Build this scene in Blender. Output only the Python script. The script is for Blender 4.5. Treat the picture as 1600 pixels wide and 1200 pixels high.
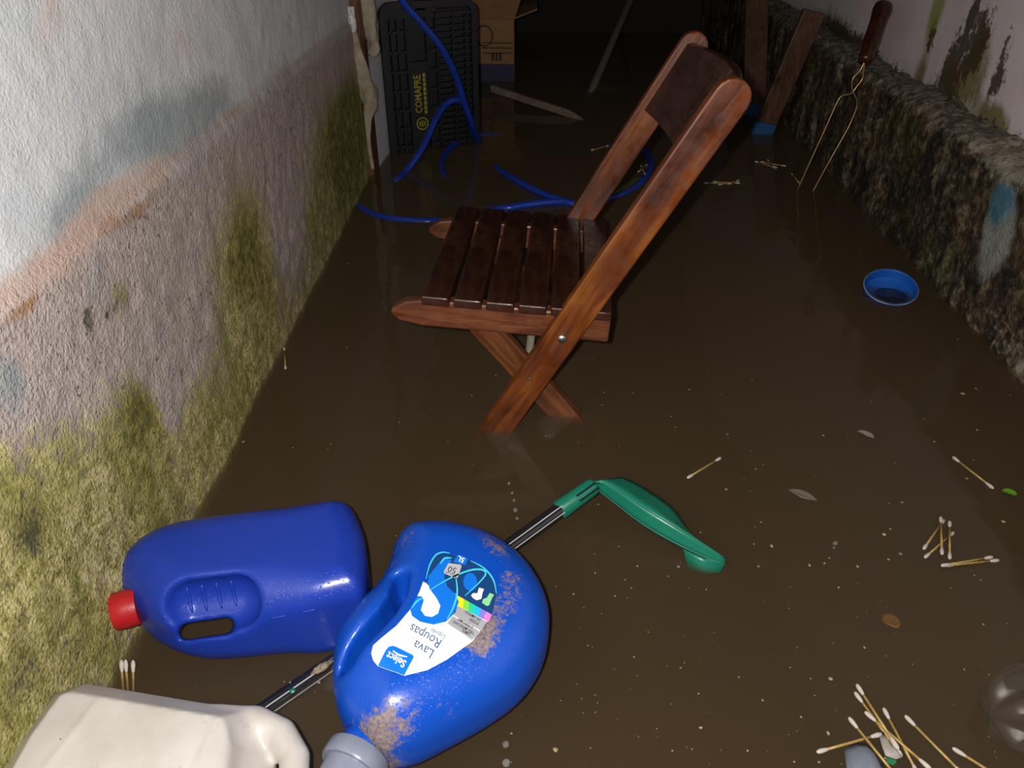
import bpy, bmesh, math, random
import numpy as np
from mathutils import Vector, Matrix, noise, Euler

for o in list(bpy.data.objects):
    bpy.data.objects.remove(o, do_unlink=True)
S = bpy.context.scene
COL = S.collection
rnd = random.Random(7)

# ------------------------------------------------------------------ camera
CAM_H = .75; FPX = 1200.0
PITCH = math.radians(34.5); YAW = math.radians(1.34)
cam = bpy.data.cameras.new('camera'); cam_o = bpy.data.objects.new('camera', cam); COL.objects.link(cam_o)
cam.sensor_fit = 'HORIZONTAL'; cam.sensor_width = 36; cam.lens = 36 * FPX / 1600
cam.clip_start = .01; cam.clip_end = 50
cam_o.location = (0, 0, CAM_H)
cam_o.rotation_euler = (math.pi / 2 - PITCH, 0, YAW)
S.camera = cam_o

# ------------------------------------------------------------------ light: phone flash at night
w = bpy.data.worlds.new('night'); S.world = w; w.use_nodes = True
w.node_tree.nodes['Background'].inputs[0].default_value = (.55, .62, .8, 1)
w.node_tree.nodes['Background'].inputs[1].default_value = .0015
fl = bpy.data.lights.new('phone_flash', 'POINT'); fl.shadow_soft_size = .007
fl.energy = 42; fl.color = (1, .965, .92)
fl_o = bpy.data.objects.new('phone_flash', fl); COL.objects.link(fl_o)
fl_o.location = (-.035, -.005, CAM_H + .02)
fl_o.rotation_euler = (math.pi / 2 - PITCH + .02, 0, YAW + .04)
S.view_settings.view_transform = 'Standard'; S.view_settings.look = 'None'
S.view_settings.gamma = 1; S.view_settings.use_curve_mapping = False
S.view_settings.exposure = 0
S.cycles.use_denoising = True
S.cycles.volume_bounces = 1
S.cycles.light_sampling_threshold = 0
S.cycles.max_bounces = 8
S.cycles.transparent_max_bounces = 16

# ------------------------------------------------------------------ measuring helpers (photo frame -> metres)
cf = np.array([-math.sin(YAW) * math.cos(PITCH), math.cos(YAW) * math.cos(PITCH), -math.sin(PITCH)])
cr = np.array([math.cos(YAW), math.sin(YAW), 0]); cu = np.cross(cr, cf)
CP = np.array([0, 0, CAM_H])
def ray(x, y): return cf + (x - 800) / FPX * cr + (600 - y) / FPX * cu
def atz(x, y, z=0.): d = ray(x, y); return CP + (z - CAM_H) / d[2] * d
def atx(x, y, X): d = ray(x, y); return CP + X / d[0] * d
def aty(x, y, Y): d = ray(x, y); return CP + Y / d[1] * d
XL, XR, XW = -.459, .86, .95          # left wall, plinth face, upper right wall
ZF = -.24                             # submerged ground
YB = 4.3                              # far wall

# ------------------------------------------------------------------ materials
class NT:
    def __init__(s, name):
        m = bpy.data.materials.new(name); m.use_nodes = True
        s.m = m; s.t = m.node_tree; s.n = s.t.nodes; s.b = s.n['Principled BSDF']
        s.tc = s.n.new('ShaderNodeTexCoord')
    def new(s, t, **k):
        n = s.n.new(t)
        for a, v in k.items(): setattr(n, a, v)
        return n
    def link(s, a, b): s.t.links.new(a, b)
    def noise(s, scale, detail=4, rough=.55, stretch=None, dist=0., coord='Object'):
        n = s.new('ShaderNodeTexNoise'); n.inputs['Scale'].default_value = scale
        n.inputs['Detail'].default_value = detail; n.inputs['Roughness'].default_value = rough
        n.inputs['Distortion'].default_value = dist
        if stretch:
            mp = s.new('ShaderNodeMapping'); mp.inputs['Scale'].default_value = stretch
            s.link(s.tc.outputs[coord], mp.inputs[0]); s.link(mp.outputs[0], n.inputs[0])
        else: s.link(s.tc.outputs[coord], n.inputs[0])
        return n.outputs[0]
    def ramp(s, fac, stops, interp='LINEAR'):
        r = s.new('ShaderNodeValToRGB'); r.color_ramp.interpolation = interp
        e = r.color_ramp.elements
        while len(e) < len(stops): e.new(.5)
        for i, (p, c) in enumerate(stops):
            e[i].position = p
            e[i].color = (c, c, c, 1) if isinstance(c, (int, float)) else (*c, 1)
        s.link(fac, r.inputs[0]); return r.outputs[0]
    def mix(s, fac, a, b, mode='MIX'):
        x = s.new('ShaderNodeMix', data_type='RGBA', blend_type=mode)
        for v, i in ((fac, 0), (a, 6), (b, 7)):
            if isinstance(v, (int, float)): x.inputs[i].default_value = v
            elif isinstance(v, tuple): x.inputs[i].default_value = (*v, 1)
            else: s.link(v, x.inputs[i])
        return x.outputs[2]
    def math(s, op, a, b=0., clamp=False):
        x = s.new('ShaderNodeMath', operation=op); x.use_clamp = clamp
        for v, i in ((a, 0), (b, 1)):
            if isinstance(v, (int, float)): x.inputs[i].default_value = v
            else: s.link(v, x.inputs[i])
        return x.outputs[0]
    def attr(s, name):
        a = s.new('ShaderNodeAttribute'); a.attribute_name = name; return a.outputs['Fac']
    def bump(s, h, strength=.3, dist=.01):
        b = s.new('ShaderNodeBump'); b.inputs['Strength'].default_value = strength
        b.inputs['Distance'].default_value = dist
        s.link(h, b.inputs['Height']); s.link(b.outputs[0], s.b.inputs['Normal'])
    def set(s, **k):
        for a, v in k.items():
            i = s.b.inputs[a.replace('_', ' ')]
            if isinstance(v, (int, float)): i.default_value = v
            elif isinstance(v, tuple): i.default_value = (*v, 1) if len(v) == 3 else v
            else: s.link(v, i)
        return s

def plain(name, c, rough=.5, spec=.5, var=.12, scale=30, bump=0, bscale=200, metal=0., **k):
    t = NT(name)
    f = t.noise(scale)
    t.set(Base_Color=t.ramp(f, [(.3, tuple(v * (1 - var) for v in c)), (.7, tuple(min(1, v * (1 + var)) for v in c))]),
          Roughness=rough, Metallic=metal, Specular_IOR_Level=spec, **k)
    if bump: t.bump(t.noise(bscale, 2), bump, .002)
    return t.m

def wood(name, dark, mid, light, grain=(3, 40, 40), rough=.42, spec=.5, coord='Object', tilt=0.):
    t = NT(name)
    g = t.noise(3, 6, .6, grain, .6, coord)
    if tilt:                                   # grain along a slanting board
        mp = [n for n in t.n if n.type == 'MAPPING'][0]
        r_ = t.new('ShaderNodeMapping'); r_.inputs['Rotation'].default_value = (0, tilt, 0)
        t.link(t.tc.outputs[coord], r_.inputs[0]); t.link(r_.outputs[0], mp.inputs[0])
    b = t.noise(9, 3, .5, None, 0, coord)
    f = t.math('ADD', t.math('MULTIPLY', g, .6), t.math('MULTIPLY', b, .4))
    c = t.ramp(f, [(.36, dark), (.5, mid), (.64, light)])
    n = t.noise(14, 3, .6, None, 0, coord)
    c = t.mix(t.ramp(n, [(.62, 0.), (.72, .75)]), c, tuple(v * .35 for v in dark))
    t.set(Base_Color=c, Roughness=t.ramp(t.noise(40, 3), [(.3, rough - .15), (.7, rough + .15)]), Specular_IOR_Level=spec)
    t.bump(g, .25, .003)
    return t.m

def blob_mask(pts, blobs):
    """soft spots on a wall; pts (n,2) metres, blobs (cy,cz,ry,rz,strength)"""
    m = np.zeros(len(pts))
    for cy, cz, ry, rz, s in blobs:
        d = ((pts[:, 0] - cy) / ry) ** 2 + ((pts[:, 1] - cz) / rz) ** 2
        m += s * np.exp(-d)
    return m

# ------------------------------------------------------------------ mesh helpers
class MB:
    def __init__(s): s.v = []; s.f = []
    def add(s, vs, fs):
        o = len(s.v); s.v += [tuple(float(c) for c in p) for p in vs]; s.f += [tuple(i + o for i in f) for f in fs]; return s
    def box(s, c, size, R=None):
        R = np.eye(3) if R is None else np.asarray(R)
        h = np.asarray(size) / 2
        vs = [np.asarray(c) + R @ (h * np.array(k)) for k in
              [(-1,-1,-1),(1,-1,-1),(1,1,-1),(-1,1,-1),(-1,-1,1),(1,-1,1),(1,1,1),(-1,1,1)]]
        return s.add(vs, [(0,3,2,1),(4,5,6,7),(0,1,5,4),(1,2,6,5),(2,3,7,6),(3,0,4,7)])
    def tube(s, path, rad, n=10, cap=True, flat=None):
        """round tube along points; flat=(axis vector, factor) squashes it across that axis"""
        P = [np.asarray(p, float) for p in path]
        if np.isscalar(rad): rad = [rad] * len(P)
        up = None; rings = []
        for i, p in enumerate(P):
            t = P[min(i + 1, len(P) - 1)] - P[max(i - 1, 0)]; t = t / (np.linalg.norm(t) + 1e-12)
            if up is None:
                a = np.array([0, 0, 1.]) if abs(t[2]) < .9 else np.array([1., 0, 0])
            else: a = up
            x = np.cross(a, t); x /= np.linalg.norm(x); y = np.cross(t, x); up = y
            ring = []
            for k in range(n):
                q = rad[i] * (math.cos(2 * math.pi * k / n) * x + math.sin(2 * math.pi * k / n) * y)
                if flat is not None:
                    ax = np.asarray(flat[0]); q = q - ax * (q @ ax) * (1 - flat[1])
                ring.append(p + q)
            rings.append(ring)
        vs = [v for r in rings for v in r]; fs = []
        for i in range(len(P) - 1):
            for k in range(n):
                a, b = i * n + k, i * n + (k + 1) % n
                fs.append((a, b, b + n, a + n))
        if cap:
            fs.append(tuple(range(n - 1, -1, -1))); fs.append(tuple(range((len(P) - 1) * n, len(P) * n)))
        return s.add(vs, fs)
    def lathe(s, prof, o, ax, n=32, x=None, cap=True, flute=None):
        """prof [(r, h)] turned about axis ax at o"""
        ax = np.asarray(ax, float); ax = ax / np.linalg.norm(ax)
        x = np.cross(ax, [.31, .2, .93]) if x is None else np.asarray(x, float)
        x = x - ax * (x @ ax); x /= np.linalg.norm(x); y = np.cross(ax, x); o = np.asarray(o, float)
        vs = []; fs = []
        for j, (r, h) in enumerate(prof):
            for k in range(n):
                rr = r
                if flute and flute[0] <= j <= flute[1] and k % 2: rr = r - flute[2]
                a = 2 * math.pi * k / n
                vs.append(o + ax * h + rr * (math.cos(a) * x + math.sin(a) * y))
        for j in range(len(prof) - 1):
            for k in range(n):
                a, b = j * n + k, j * n + (k + 1) % n
                fs.append((a, b, b + n, a + n))
        if cap:
            fs.append(tuple(range(n - 1, -1, -1))); fs.append(tuple(range((len(prof) - 1) * n, len(prof) * n)))
        return s.add(vs, fs)
    def prism(s, poly, depth, M):
        """2-D outline extruded by +-depth/2; M maps (u, v, w) to space"""
        n = len(poly)
        vs = [M(u, v, -depth / 2) for u, v in poly] + [M(u, v, depth / 2) for u, v in poly]
        fs = [tuple(range(n - 1, -1, -1)), tuple(range(n, 2 * n))]
        fs += [(i, (i + 1) % n, n + (i + 1) % n, n + i) for i in range(n)]
        return s.add(vs, fs)

def mesh_obj(name, vs, fs, m, parent=None, loc=None, smooth=False, bevel=0, sharp=None):
    vs = np.asarray(vs, float).reshape(-1, 3)
    if parent is not None:
        r = parent
        while r.parent: r = r.parent
        off = np.array(r.location)
    else:
        off = np.zeros(3) if loc is None else np.asarray(loc, float)
    me = bpy.data.meshes.new(name)
    me.from_pydata((vs - off).tolist(), [], [tuple(int(i) for i in f) for f in fs]); me.update()
    bm = bmesh.new(); bm.from_mesh(me); bmesh.ops.recalc_face_normals(bm, faces=bm.faces); bm.to_mesh(me); bm.free()
    if m: me.materials.append(m)
    if smooth:
        me.polygons.foreach_set('use_smooth', [True] * len(me.polygons))
        if sharp: me.set_sharp_from_angle(angle=math.radians(sharp))
    o = bpy.data.objects.new(name, me); COL.objects.link(o)
    if parent is not None: o.parent = parent
    else: o.location = off
    if bevel:
        b = o.modifiers.new('edge', 'BEVEL'); b.width = bevel; b.segments = 2; b.limit_method = 'ANGLE'
    return o
def build(name, mb, m, parent=None, **k): return mesh_obj(name, mb.v, mb.f, m, parent, **k)
def tag(o, label=None, cat=None, group=None, kind=None):
    if label: o['label'] = label
    if cat: o['category'] = cat
    if group: o['group'] = group
    if kind: o['kind'] = kind
    return o
def empty(name, loc, label, cat, group=None):
    o = bpy.data.objects.new(name, None); COL.objects.link(o); o.location = tuple(float(c) for c in loc)
    o.empty_display_size = .02
    return tag(o, label, cat, group)
def set_attr(o, name, vals):
    a = o.data.attributes.new(name, 'FLOAT', 'POINT'); a.data.foreach_set('value', np.asarray(vals, np.float32))
def catmull(pts, n=8):
    P = [np.asarray(p, float) for p in pts]; out = []
    for i in range(len(P) - 1):
        p0, p1, p2, p3 = P[max(i - 1, 0)], P[i], P[i + 1], P[min(i + 2, len(P) - 1)]
        for k in range(n):
            t = k / n
            out.append(.5 * ((2 * p1) + (-p0 + p2) * t + (2 * p0 - 5 * p1 + 4 * p2 - p3) * t * t + (-p0 + 3 * p1 - 3 * p2 + p3) * t ** 3))
    out.append(P[-1]); return out

def smooth_loop(P, n=5):
    P = [np.asarray(p, float) for p in P]; L = len(P); out_ = []
    for i in range(L):
        p0, p1, p2, p3 = P[i - 1], P[i], P[(i + 1) % L], P[(i + 2) % L]
        for k in range(n):
            t_ = k / n; out_.append(.5 * ((2 * p1) + (-p0 + p2) * t_ + (2 * p0 - 5 * p1 + 4 * p2 - p3) * t_ * t_ + (-p0 + 3 * p1 - 3 * p2 + p3) * t_ ** 3))
    return out_
def surface_nets(fn, lo, hi, h):
    lo = np.asarray(lo, float); hi = np.asarray(hi, float)
    n = np.ceil((hi - lo) / h).astype(int) + 1
    g = np.stack(np.meshgrid(*[lo[i] + h * np.arange(n[i]) for i in range(3)], indexing='ij'), -1)
    v = fn(g.reshape(-1, 3)).reshape(n)
    c = [v[a:n[0] - 1 + a, b:n[1] - 1 + b, d:n[2] - 1 + d] for a in (0, 1) for b in (0, 1) for d in (0, 1)]
    corners = np.array([(a, b, d) for a in (0, 1) for b in (0, 1) for d in (0, 1)])
    ins = np.stack(c, -1) < 0
    act = ins.any(-1) & ~ins.all(-1)
    idx = -np.ones(act.shape, int); ijk = np.argwhere(act); idx[act] = np.arange(len(ijk))
    cv = np.stack([x[act] for x in c], -1)
    acc = np.zeros((len(ijk), 3)); cnt = np.zeros(len(ijk))
    for i in range(8):
        for j in range(i + 1, 8):
            if np.abs(corners[i] - corners[j]).sum() != 1: continue
            a, b = cv[:, i], cv[:, j]; k = (a < 0) != (b < 0)
            t = a[k] / (a[k] - b[k])
            acc[k] += corners[i] + t[:, None] * (corners[j] - corners[i]); cnt[k] += 1
    V = lo + h * (ijk + acc / cnt[:, None])
    F = []
    for ax in range(3):
        o1, o2 = [(1, 2), (2, 0), (0, 1)][ax]
        sl0 = [slice(None)] * 3; sl1 = [slice(None)] * 3
        sl0[ax] = slice(0, n[ax] - 1); sl1[ax] = slice(1, n[ax])
        cr_ = (v[tuple(sl0)] < 0) != (v[tuple(sl1)] < 0)
        e = np.argwhere(cr_)
        e = e[(e[:, o1] > 0) & (e[:, o2] > 0) & (e[:, o1] < n[o1] - 1) & (e[:, o2] < n[o2] - 1)]
        q = []
        for d1, d2 in ((0, 0), (1, 0), (1, 1), (0, 1)):
            k = e.copy(); k[:, o1] -= d1; k[:, o2] -= d2; q.append(idx[k[:, 0], k[:, 1], k[:, 2]])
        q = np.stack(q, -1); q = q[(q >= 0).all(1)]
        F.append(q)
    return V, np.concatenate(F)

def poly_sdf(p, poly):
    poly = np.asarray(poly, float); d = np.full(len(p), 1e9); s = np.ones(len(p))
    n = len(poly)
    for i in range(n):
        a, b = poly[i], poly[i - 1]
        e = b - a; wv = p - a
        t = np.clip((wv @ e) / (e @ e), 0, 1)
        bb = wv - t[:, None] * e
        d = np.minimum(d, (bb ** 2).sum(1))
        c1 = p[:, 1] >= a[1]; c2 = p[:, 1] < b[1]; c3 = e[0] * wv[:, 1] > e[1] * wv[:, 0]
        flip = (c1 & c2 & c3) | (~c1 & ~c2 & ~c3)
        s[flip] *= -1
    return s * np.sqrt(d)
def smin(a, b, k): 
    h = np.maximum(k - np.abs(a - b), 0) / k
    return np.minimum(a, b) - h * h * k / 4
def smax(a, b, k): return -smin(-a, -b, k)
def capsule(p, a, b, r):
    a = np.asarray(a); b = np.asarray(b); e = b - a
    t = np.clip(((p - a) @ e) / (e @ e), 0, 1)
    return np.linalg.norm(p - a - t[:, None] * e, axis=1) - r
def chain(p, pts, r, k=.004):
    d = None
    for a, b in zip(pts[:-1], pts[1:]):
        c = capsule(p, a, b, r); d = c if d is None else np.minimum(d, c)
    return d

# ================================================================== SETTING
# ---- left wall: rough mossy plaster
def fbm(p, o=4):
    return noise.fractal(Vector(p), .9, 2.1, o)
def grid_wall(ys, zs, fn):
    vs = [fn(y, z) for y in ys for z in zs]; nz = len(zs)
    fs = [(i * nz + j, (i + 1) * nz + j, (i + 1) * nz + j + 1, i * nz + j + 1) for i in range(len(ys) - 1) for j in range(len(zs) - 1)]
    return vs, fs
DADO = lambda y: .432 - .03 * max(0, min(1, (y - .6) / 1.4))
def lw(y, z):
    d = .0035 * fbm((0, y * 6, z * 6)) + .0022 * fbm((3, y * 38, z * 30), 3)
    below = 1 / (1 + math.exp(-(DADO(y) - z) / .003))
    rough = .5 + .9 * max(0, min(1, (.40 - z) / .25))
    return (XL + d * rough + .007 * below - .003, y, z)
ys = np.arange(-.3, 2.138, .0085); zs = np.arange(ZF, 1.30, .0085)
v_, f_ = grid_wall(ys, zs, lw)
def LB(px, py, ry, rz, s):
    q = atx(px, py, XL); return (q[1], q[2], ry, rz, s)
moss_b = [(1.85, .20, .36, .13, .85), (2.05, .06, .3, .16, .4), (1.13, .22, .15, .11, 1.1), (1.52, .12, .06, .05, .3), LB(390, 470, .09, .07, .7), LB(300, 330, .03, .05, -.3),
          LB(215, 650, .07, .07, .75), LB(300, 620, .08, .05, .4), LB(185, 465, .03, .025, .8), LB(140, 520, .03, .03, .45), LB(20, 790, .05, .1, .6),
          LB(70, 680, .07, .09, .45), LB(260, 530, .10, .085, -.75), LB(262, 640, .02, .03, -.9), LB(440, 380, .05, .08, -.35), LB(60, 560, .09, .07, -.5),
          LB(50, 780, .04, .05, -.3), LB(440, 300, .06, .10, -.55), LB(400, 560, .09, .06, .5), LB(330, 700, .1, .06, .45), LB(180, 860, .12, .09, .4), LB(50, 1000, .2, .09, .5)]
blue_b = [LB(190, 232, .13, .045, .8), LB(290, 195, .14, .04, .85), LB(335, 170, .07, .03, .5), LB(110, 340, .07, .035, .85), LB(240, 170, .1, .03, .5), LB(10, 600, .025, .03, .9), LB(420, 130, .2, .04, .5), LB(150, 450, .03, .03, .4)]
peach_b = [LB(200, 290, .09, .025, 1.0), LB(150, 340, .06, .022, 1.0), LB(60, 430, .08, .02, .9), LB(245, 275, .05, .018, .7), LB(70, 30, .1, .05, .35), LB(300, 60, .2, .05, .3), LB(90, 520, .07, .04, .35), LB(500, 130, .2, .03, .4)]
rust_b = [LB(205, 335, .045, .010, 1.3), LB(165, 350, .03, .012, .9), LB(30, 485, .03, .006, 1.4), LB(235, 305, .02, .01, .7)]
dark_b = [LB(45, 830, .035, .035, 1.0), LB(570, 200, .06, .2, .7), LB(500, 260, .02, .1, .5), LB(170, 480, .03, .012, .9), LB(130, 500, .012, .02, .9), LB(30, 1060, .06, .05, .7), LB(110, 1010, .03, .02, .6), LB(330, 440, .015, .03, .6)]
V = np.array(v_); P2 = V[:, 1:]
t = NT('mossy_plaster')
n1, n2, n3 = t.noise(7, 7, .66), t.noise(62, 5, .72), t.noise(260, 2, .6)
streak = t.noise(9, 5, .6, (1, 1.4, .35))
paint = t.ramp(n1, [(.3, (.56, .60, .63)), (.55, (.70, .71, .72)), (.75, (.78, .74, .74))])
plast = t.ramp(n2, [(.3, (.33, .27, .25)), (.5, (.45, .38, .35)), (.7, (.54, .47, .43))])
zsep = t.new('ShaderNodeSeparateXYZ'); t.link(t.tc.outputs['Object'], zsep.inputs[0])
base = t.mix(t.attr('dado'), paint, plast)
sp = lambda a, lo, hi, wt=.5: t.ramp(t.math('ADD', t.attr(a), t.math('ADD', t.math('MULTIPLY', t.math('SUBTRACT', n1, .5), wt * 2.6), t.math('MULTIPLY', t.math('SUBTRACT', n2, .5), .6))), [(lo, 0.), (hi, 1.)])
base = t.mix(t.math('MULTIPLY', sp('blue', .3, .9, .9), .72), base, (.24, .29, .30))
base = t.mix(t.math('MULTIPLY', sp('peach', .3, .9, .9), .7), base, (.60, .42, .34))
base = t.mix(t.math('MULTIPLY', sp('rust', .35, 1.1, .9), .75), base, (.36, .17, .06))
base = t.mix(t.math('MULTIPLY', t.attr('seam'), t.ramp(n1, [(.35, .15), (.65, .7)])), base, (.40, .22, .14))
mossc = t.ramp(t.math('ADD', t.math('MULTIPLY', n2, .6), t.math('MULTIPLY', n3, .4)), [(.36, (.075, .068, .018)), (.44, (.24, .215, .055)), (.52, (.42, .37, .13)), (.62, (.60, .53, .30))])
mossc = t.mix(t.ramp(streak, [(.45, 0.), (.62, .6)]), mossc, t.ramp(n2, [(.3, (.09, .10, .004)), (.7, (.27, .27, .02))]))
viv = t.math('ADD', t.attr('vivid'), t.math('MULTIPLY', t.math('SUBTRACT', n1, .5), .8))
mossc = t.mix(t.ramp(viv, [(.25, 0.), (.8, .8)]), mossc, t.ramp(n2, [(.36, (.035, .035, .004)), (.52, (.15, .145, .010)), (.66, (.28, .26, .03))]))
mm = t.math('ADD', t.attr('moss'), t.math('MULTIPLY', t.math('SUBTRACT', streak, .5), .6))
mm = t.math('ADD', mm, t.math('MULTIPLY', t.math('SUBTRACT', n2, .5), 1.8))
mm = t.math('ADD', mm, t.math('MULTIPLY', t.math('SUBTRACT', n3, .5), .6))
base = t.mix(t.ramp(mm, [(.22, 0.), (.75, .95)]), base, mossc)
dk = t.math('ADD', t.attr('dark'), t.math('MULTIPLY', t.math('SUBTRACT', n2, .5), 2.4))
base = t.mix(t.ramp(dk, [(.55, 0.), (.95, .85)]), base, (.035, .035, .018))
pit = t.ramp(t.math('ADD', t.noise(95, 3, .7), t.math('MULTIPLY', t.math('SUBTRACT', n1, .5), .25)), [(.31, .8), (.37, 0.)])
base = t.mix(t.math('MULTIPLY', pit, t.attr('dado')), base, (.10, .09, .06))
t.set(Base_Color=base, Roughness=.75, Specular_IOR_Level=.35)
fl_ = t.noise(150, 3, .65)
hgt = t.math('ADD', t.math('MULTIPLY', n2, .45), t.math('ADD', t.math('MULTIPLY', n3, .4), t.math('MULTIPLY', fl_, .55)))
t.bump(t.math('MULTIPLY', hgt, t.math('ADD', .45, t.math('MULTIPLY', t.attr('dado'), .55))), .95, .0055)
wl = tag(mesh_obj('wall_left', v_, f_, t.m, smooth=True), 'rough plaster wall with peeling pale paint above and green moss below', 'wall', kind='structure')
hb = np.interp(P2[:, 0], [.3, .55, .7, .85, 1.0, 1.4, 1.7, 2.2], [.34, .34, .31, .23, .20, .17, .27, .34])
low = np.clip((hb - P2[:, 1]) / .16, 0, 1) * .66
set_attr(wl, 'moss', low + blob_mask(P2, moss_b)); set_attr(wl, 'blue', blob_mask(P2, blue_b)); set_attr(wl, 'peach', blob_mask(P2, peach_b))
set_attr(wl, 'rust', blob_mask(P2, rust_b)); set_attr(wl, 'dark', blob_mask(P2, dark_b))
set_attr(wl, 'vivid', blob_mask(P2, [(1.12, .22, .09, .08, 1.), (1.25, .12, .1, .08, .5), (1.92, .17, .3, .17, 1.1), LB(215, 650, .06, .05, .9), LB(170, 480, .04, .04, .8), LB(20, 1040, .1, .06, .5), LB(20, 790, .04, .05, .5)]))
set_attr(wl, 'seam', [math.exp(-((DADO(y) + .004 - z) / .006) ** 2) for y, z in P2])
set_attr(wl, 'dado', [1 / (1 + math.exp(-(DADO(y) - z) / .006)) for y, z in P2])

# ---- upper right wall: white paint with mould streaks
ys = np.arange(-.3, YB, .015); zs = np.arange(.22, 1.5, .012)
v_, f_ = grid_wall(ys, zs, lambda y, z: (XW + .002 * fbm((9, y * 5, z * 5)), y, z))
def RB(px, py, ry, rz, s): q = atx(px, py, XW); return (q[1], q[2], ry, rz, s)
V = np.array(v_); P2 = V[:, 1:]
t = NT('mouldy_white_paint')
n1, n2, n3 = t.noise(6, 5, .6), t.noise(60, 4, .7), t.noise(20, 5, .7, (1, 1.5, .3))
base = t.ramp(n1, [(.3, (.62, .53, .54)), (.7, (.78, .68, .69))])
olv = t.math('ADD', t.attr('olive'), t.math('MULTIPLY', t.math('SUBTRACT', n3, .5), .9))
base = t.mix(t.ramp(olv, [(.35, 0.), (.75, .9)]), base, t.ramp(n2, [(.3, (.10, .085, .02)), (.7, (.26, .22, .06))]))
base = t.mix(t.ramp(t.attr('lime'), [(.3, 0.), (.8, .8)]), base, (.30, .31, .05))
dk = t.math('ADD', t.attr('dark'), t.math('MULTIPLY', t.math('SUBTRACT', n2, .5), 1.6))
dk = t.math('ADD', dk, t.math('MULTIPLY', t.math('SUBTRACT', n3, .5), 1.0))
base = t.mix(t.ramp(dk, [(.42, 0.), (.62, .93)]), base, (.06, .042, .018))
t.set(Base_Color=base, Roughness=.6, Specular_IOR_Level=.3); t.bump(n2, .2, .003)
wr = tag(mesh_obj('wall_right', v_, f_, t.m, smooth=True), 'pale painted wall with dark mould streaks above the rough plinth', 'wall', kind='structure')
z_ = P2[:, 1]
set_attr(wr, 'dark', np.clip((.335 - z_) / .05, 0, 1) * .5 + blob_mask(P2, [RB(1490, 90, .035, .06, .75), RB(1525, 70, .05, .075, .95), RB(1520, 20, .02, .04, .8), RB(1558, 130, .03, .05, .8), RB(1575, 60, .02, .06, .45),
          RB(1455, 60, .025, .05, .6), RB(1350, 80, .1, .05, .5), RB(1310, 40, .2, .06, .45), RB(1480, 125, .06, .03, .6)]))
set_attr(wr, 'olive', np.clip((.35 - z_) / .07, 0, 1) * .5 + blob_mask(P2, [RB(1500, 125, .10, .04, .8), RB(1455, 45, .04, .07, .6), RB(1530, 80, .06, .07, .7), RB(1550, 190, .06, .04, .8), RB(1300, 40, .3, .06, .5), RB(1440, 110, .03, .04, .5)]))
set_attr(wr, 'lime', blob_mask(P2, [RB(1465, 10, .035, .08, 1.2)]))

# ---- rough plinth along the right wall
prof = [(XR + .0, z) for z in np.arange(ZF, .262, .0105)]
for a in np.linspace(0, math.pi / 2, 6): prof.append((XR + .03 - .03 * math.cos(a), .264 + .03 * math.sin(a)))
prof += [(x, .294) for x in np.arange(XR + .04, XW + .02, .0105)]
ys = np.arange(.2, YB, .0115)
v_ = []; 
for y in ys:
    for x, z in prof:
        s = 1.0 if z > .2 else .75
        vd = noise.voronoi(Vector((x * 17, y * 17, z * 15)))[0]; ch = min(.05, (vd[1] - vd[0])) / .05 * .5 + .5 * vd[0]
        d = .011 * fbm((x * 7, y * 7, z * 5)) + .008 * s * fbm((x * 26, y * 22 + 5, z * 20), 4) + .010 * ch - .008
        d2 = .012 * fbm((x * 9 + 4, y * 9, z * 9)) + .006 * fbm((x * 30, y * 28, z * 30 + 2), 4) + .013 * ch - .006
        top = max(0, min(1, (z - .25) / .04))
        v_.append((x - d * (1 - .7 * top), y, z + d2 * top))
nz = len(prof)
f_ = [(i * nz + j, (i + 1) * nz + j, (i + 1) * nz + j + 1, i * nz + j + 1) for i in range(len(ys) - 1) for j in range(nz - 1)]
V = np.array(v_); P2 = V[:, 1:]
t = NT('rotten_plinth')
n1, n2, n3 = t.noise(10, 6, .65), t.noise(55, 5, .7), t.noise(14, 6, .68, (1.4, 1.4, .3))
base = t.ramp(t.math('ADD', t.math('MULTIPLY', n3, .55), t.math('MULTIPLY', n2, .45)),
              [(.42, (.010, .008, .006)), (.48, (.03, .022, .015)), (.53, (.10, .07, .04)), (.60, (.27, .22, .14)), (.70, (.50, .45, .36))])
g = t.math('ADD', t.attr('green'), t.math('MULTIPLY', t.math('SUBTRACT', n3, .5), 2.2))
base = t.mix(t.ramp(g, [(.35, 0.), (.75, .75)]), base, t.ramp(n2, [(.35, (.02, .025, .008)), (.55, (.10, .12, .03)), (.72, (.26, .27, .12))]))
base = t.mix(t.ramp(n1, [(.45, 0.), (.65, .55)]), base, t.ramp(n2, [(.35, (.05, .025, .01)), (.65, (.22, .13, .055))]))
lg = t.math('ADD', t.attr('pale'), t.math('MULTIPLY', t.math('SUBTRACT', n2, .5), 1.4))
base = t.mix(t.ramp(lg, [(.3, 0.), (.8, .8)]), base, t.ramp(n2, [(.3, (.16, .13, .09)), (.7, (.46, .42, .33))]))
bl = t.math('ADD', t.attr('blue'), t.math('MULTIPLY', t.math('SUBTRACT', n1, .5), .8))
base = t.mix(t.ramp(bl, [(.4, 0.), (.7, .85)]), base, t.mix(t.ramp(t.attr('blue2'), [(.2, 0.), (.8, 1.)]), (.30, .31, .27), (.07, .19, .27)))
dk = t.math('ADD', t.attr('dark'), t.math('MULTIPLY', t.math('SUBTRACT', n3, .5), 1.6))
base = t.mix(t.ramp(dk, [(.35, 0.), (.8, .9)]), base, (.018, .014, .012))
drip = t.ramp(t.math('ADD', t.noise(38, 4, .7, (1, 1, .16)), t.math('MULTIPLY', t.math('SUBTRACT', n1, .5), .35)), [(.62, 0.), (.72, .6)])
base = t.mix(drip, base, (.34, .33, .27))
t.set(Base_Color=base, Roughness=.55, Specular_IOR_Level=.5)
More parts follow.
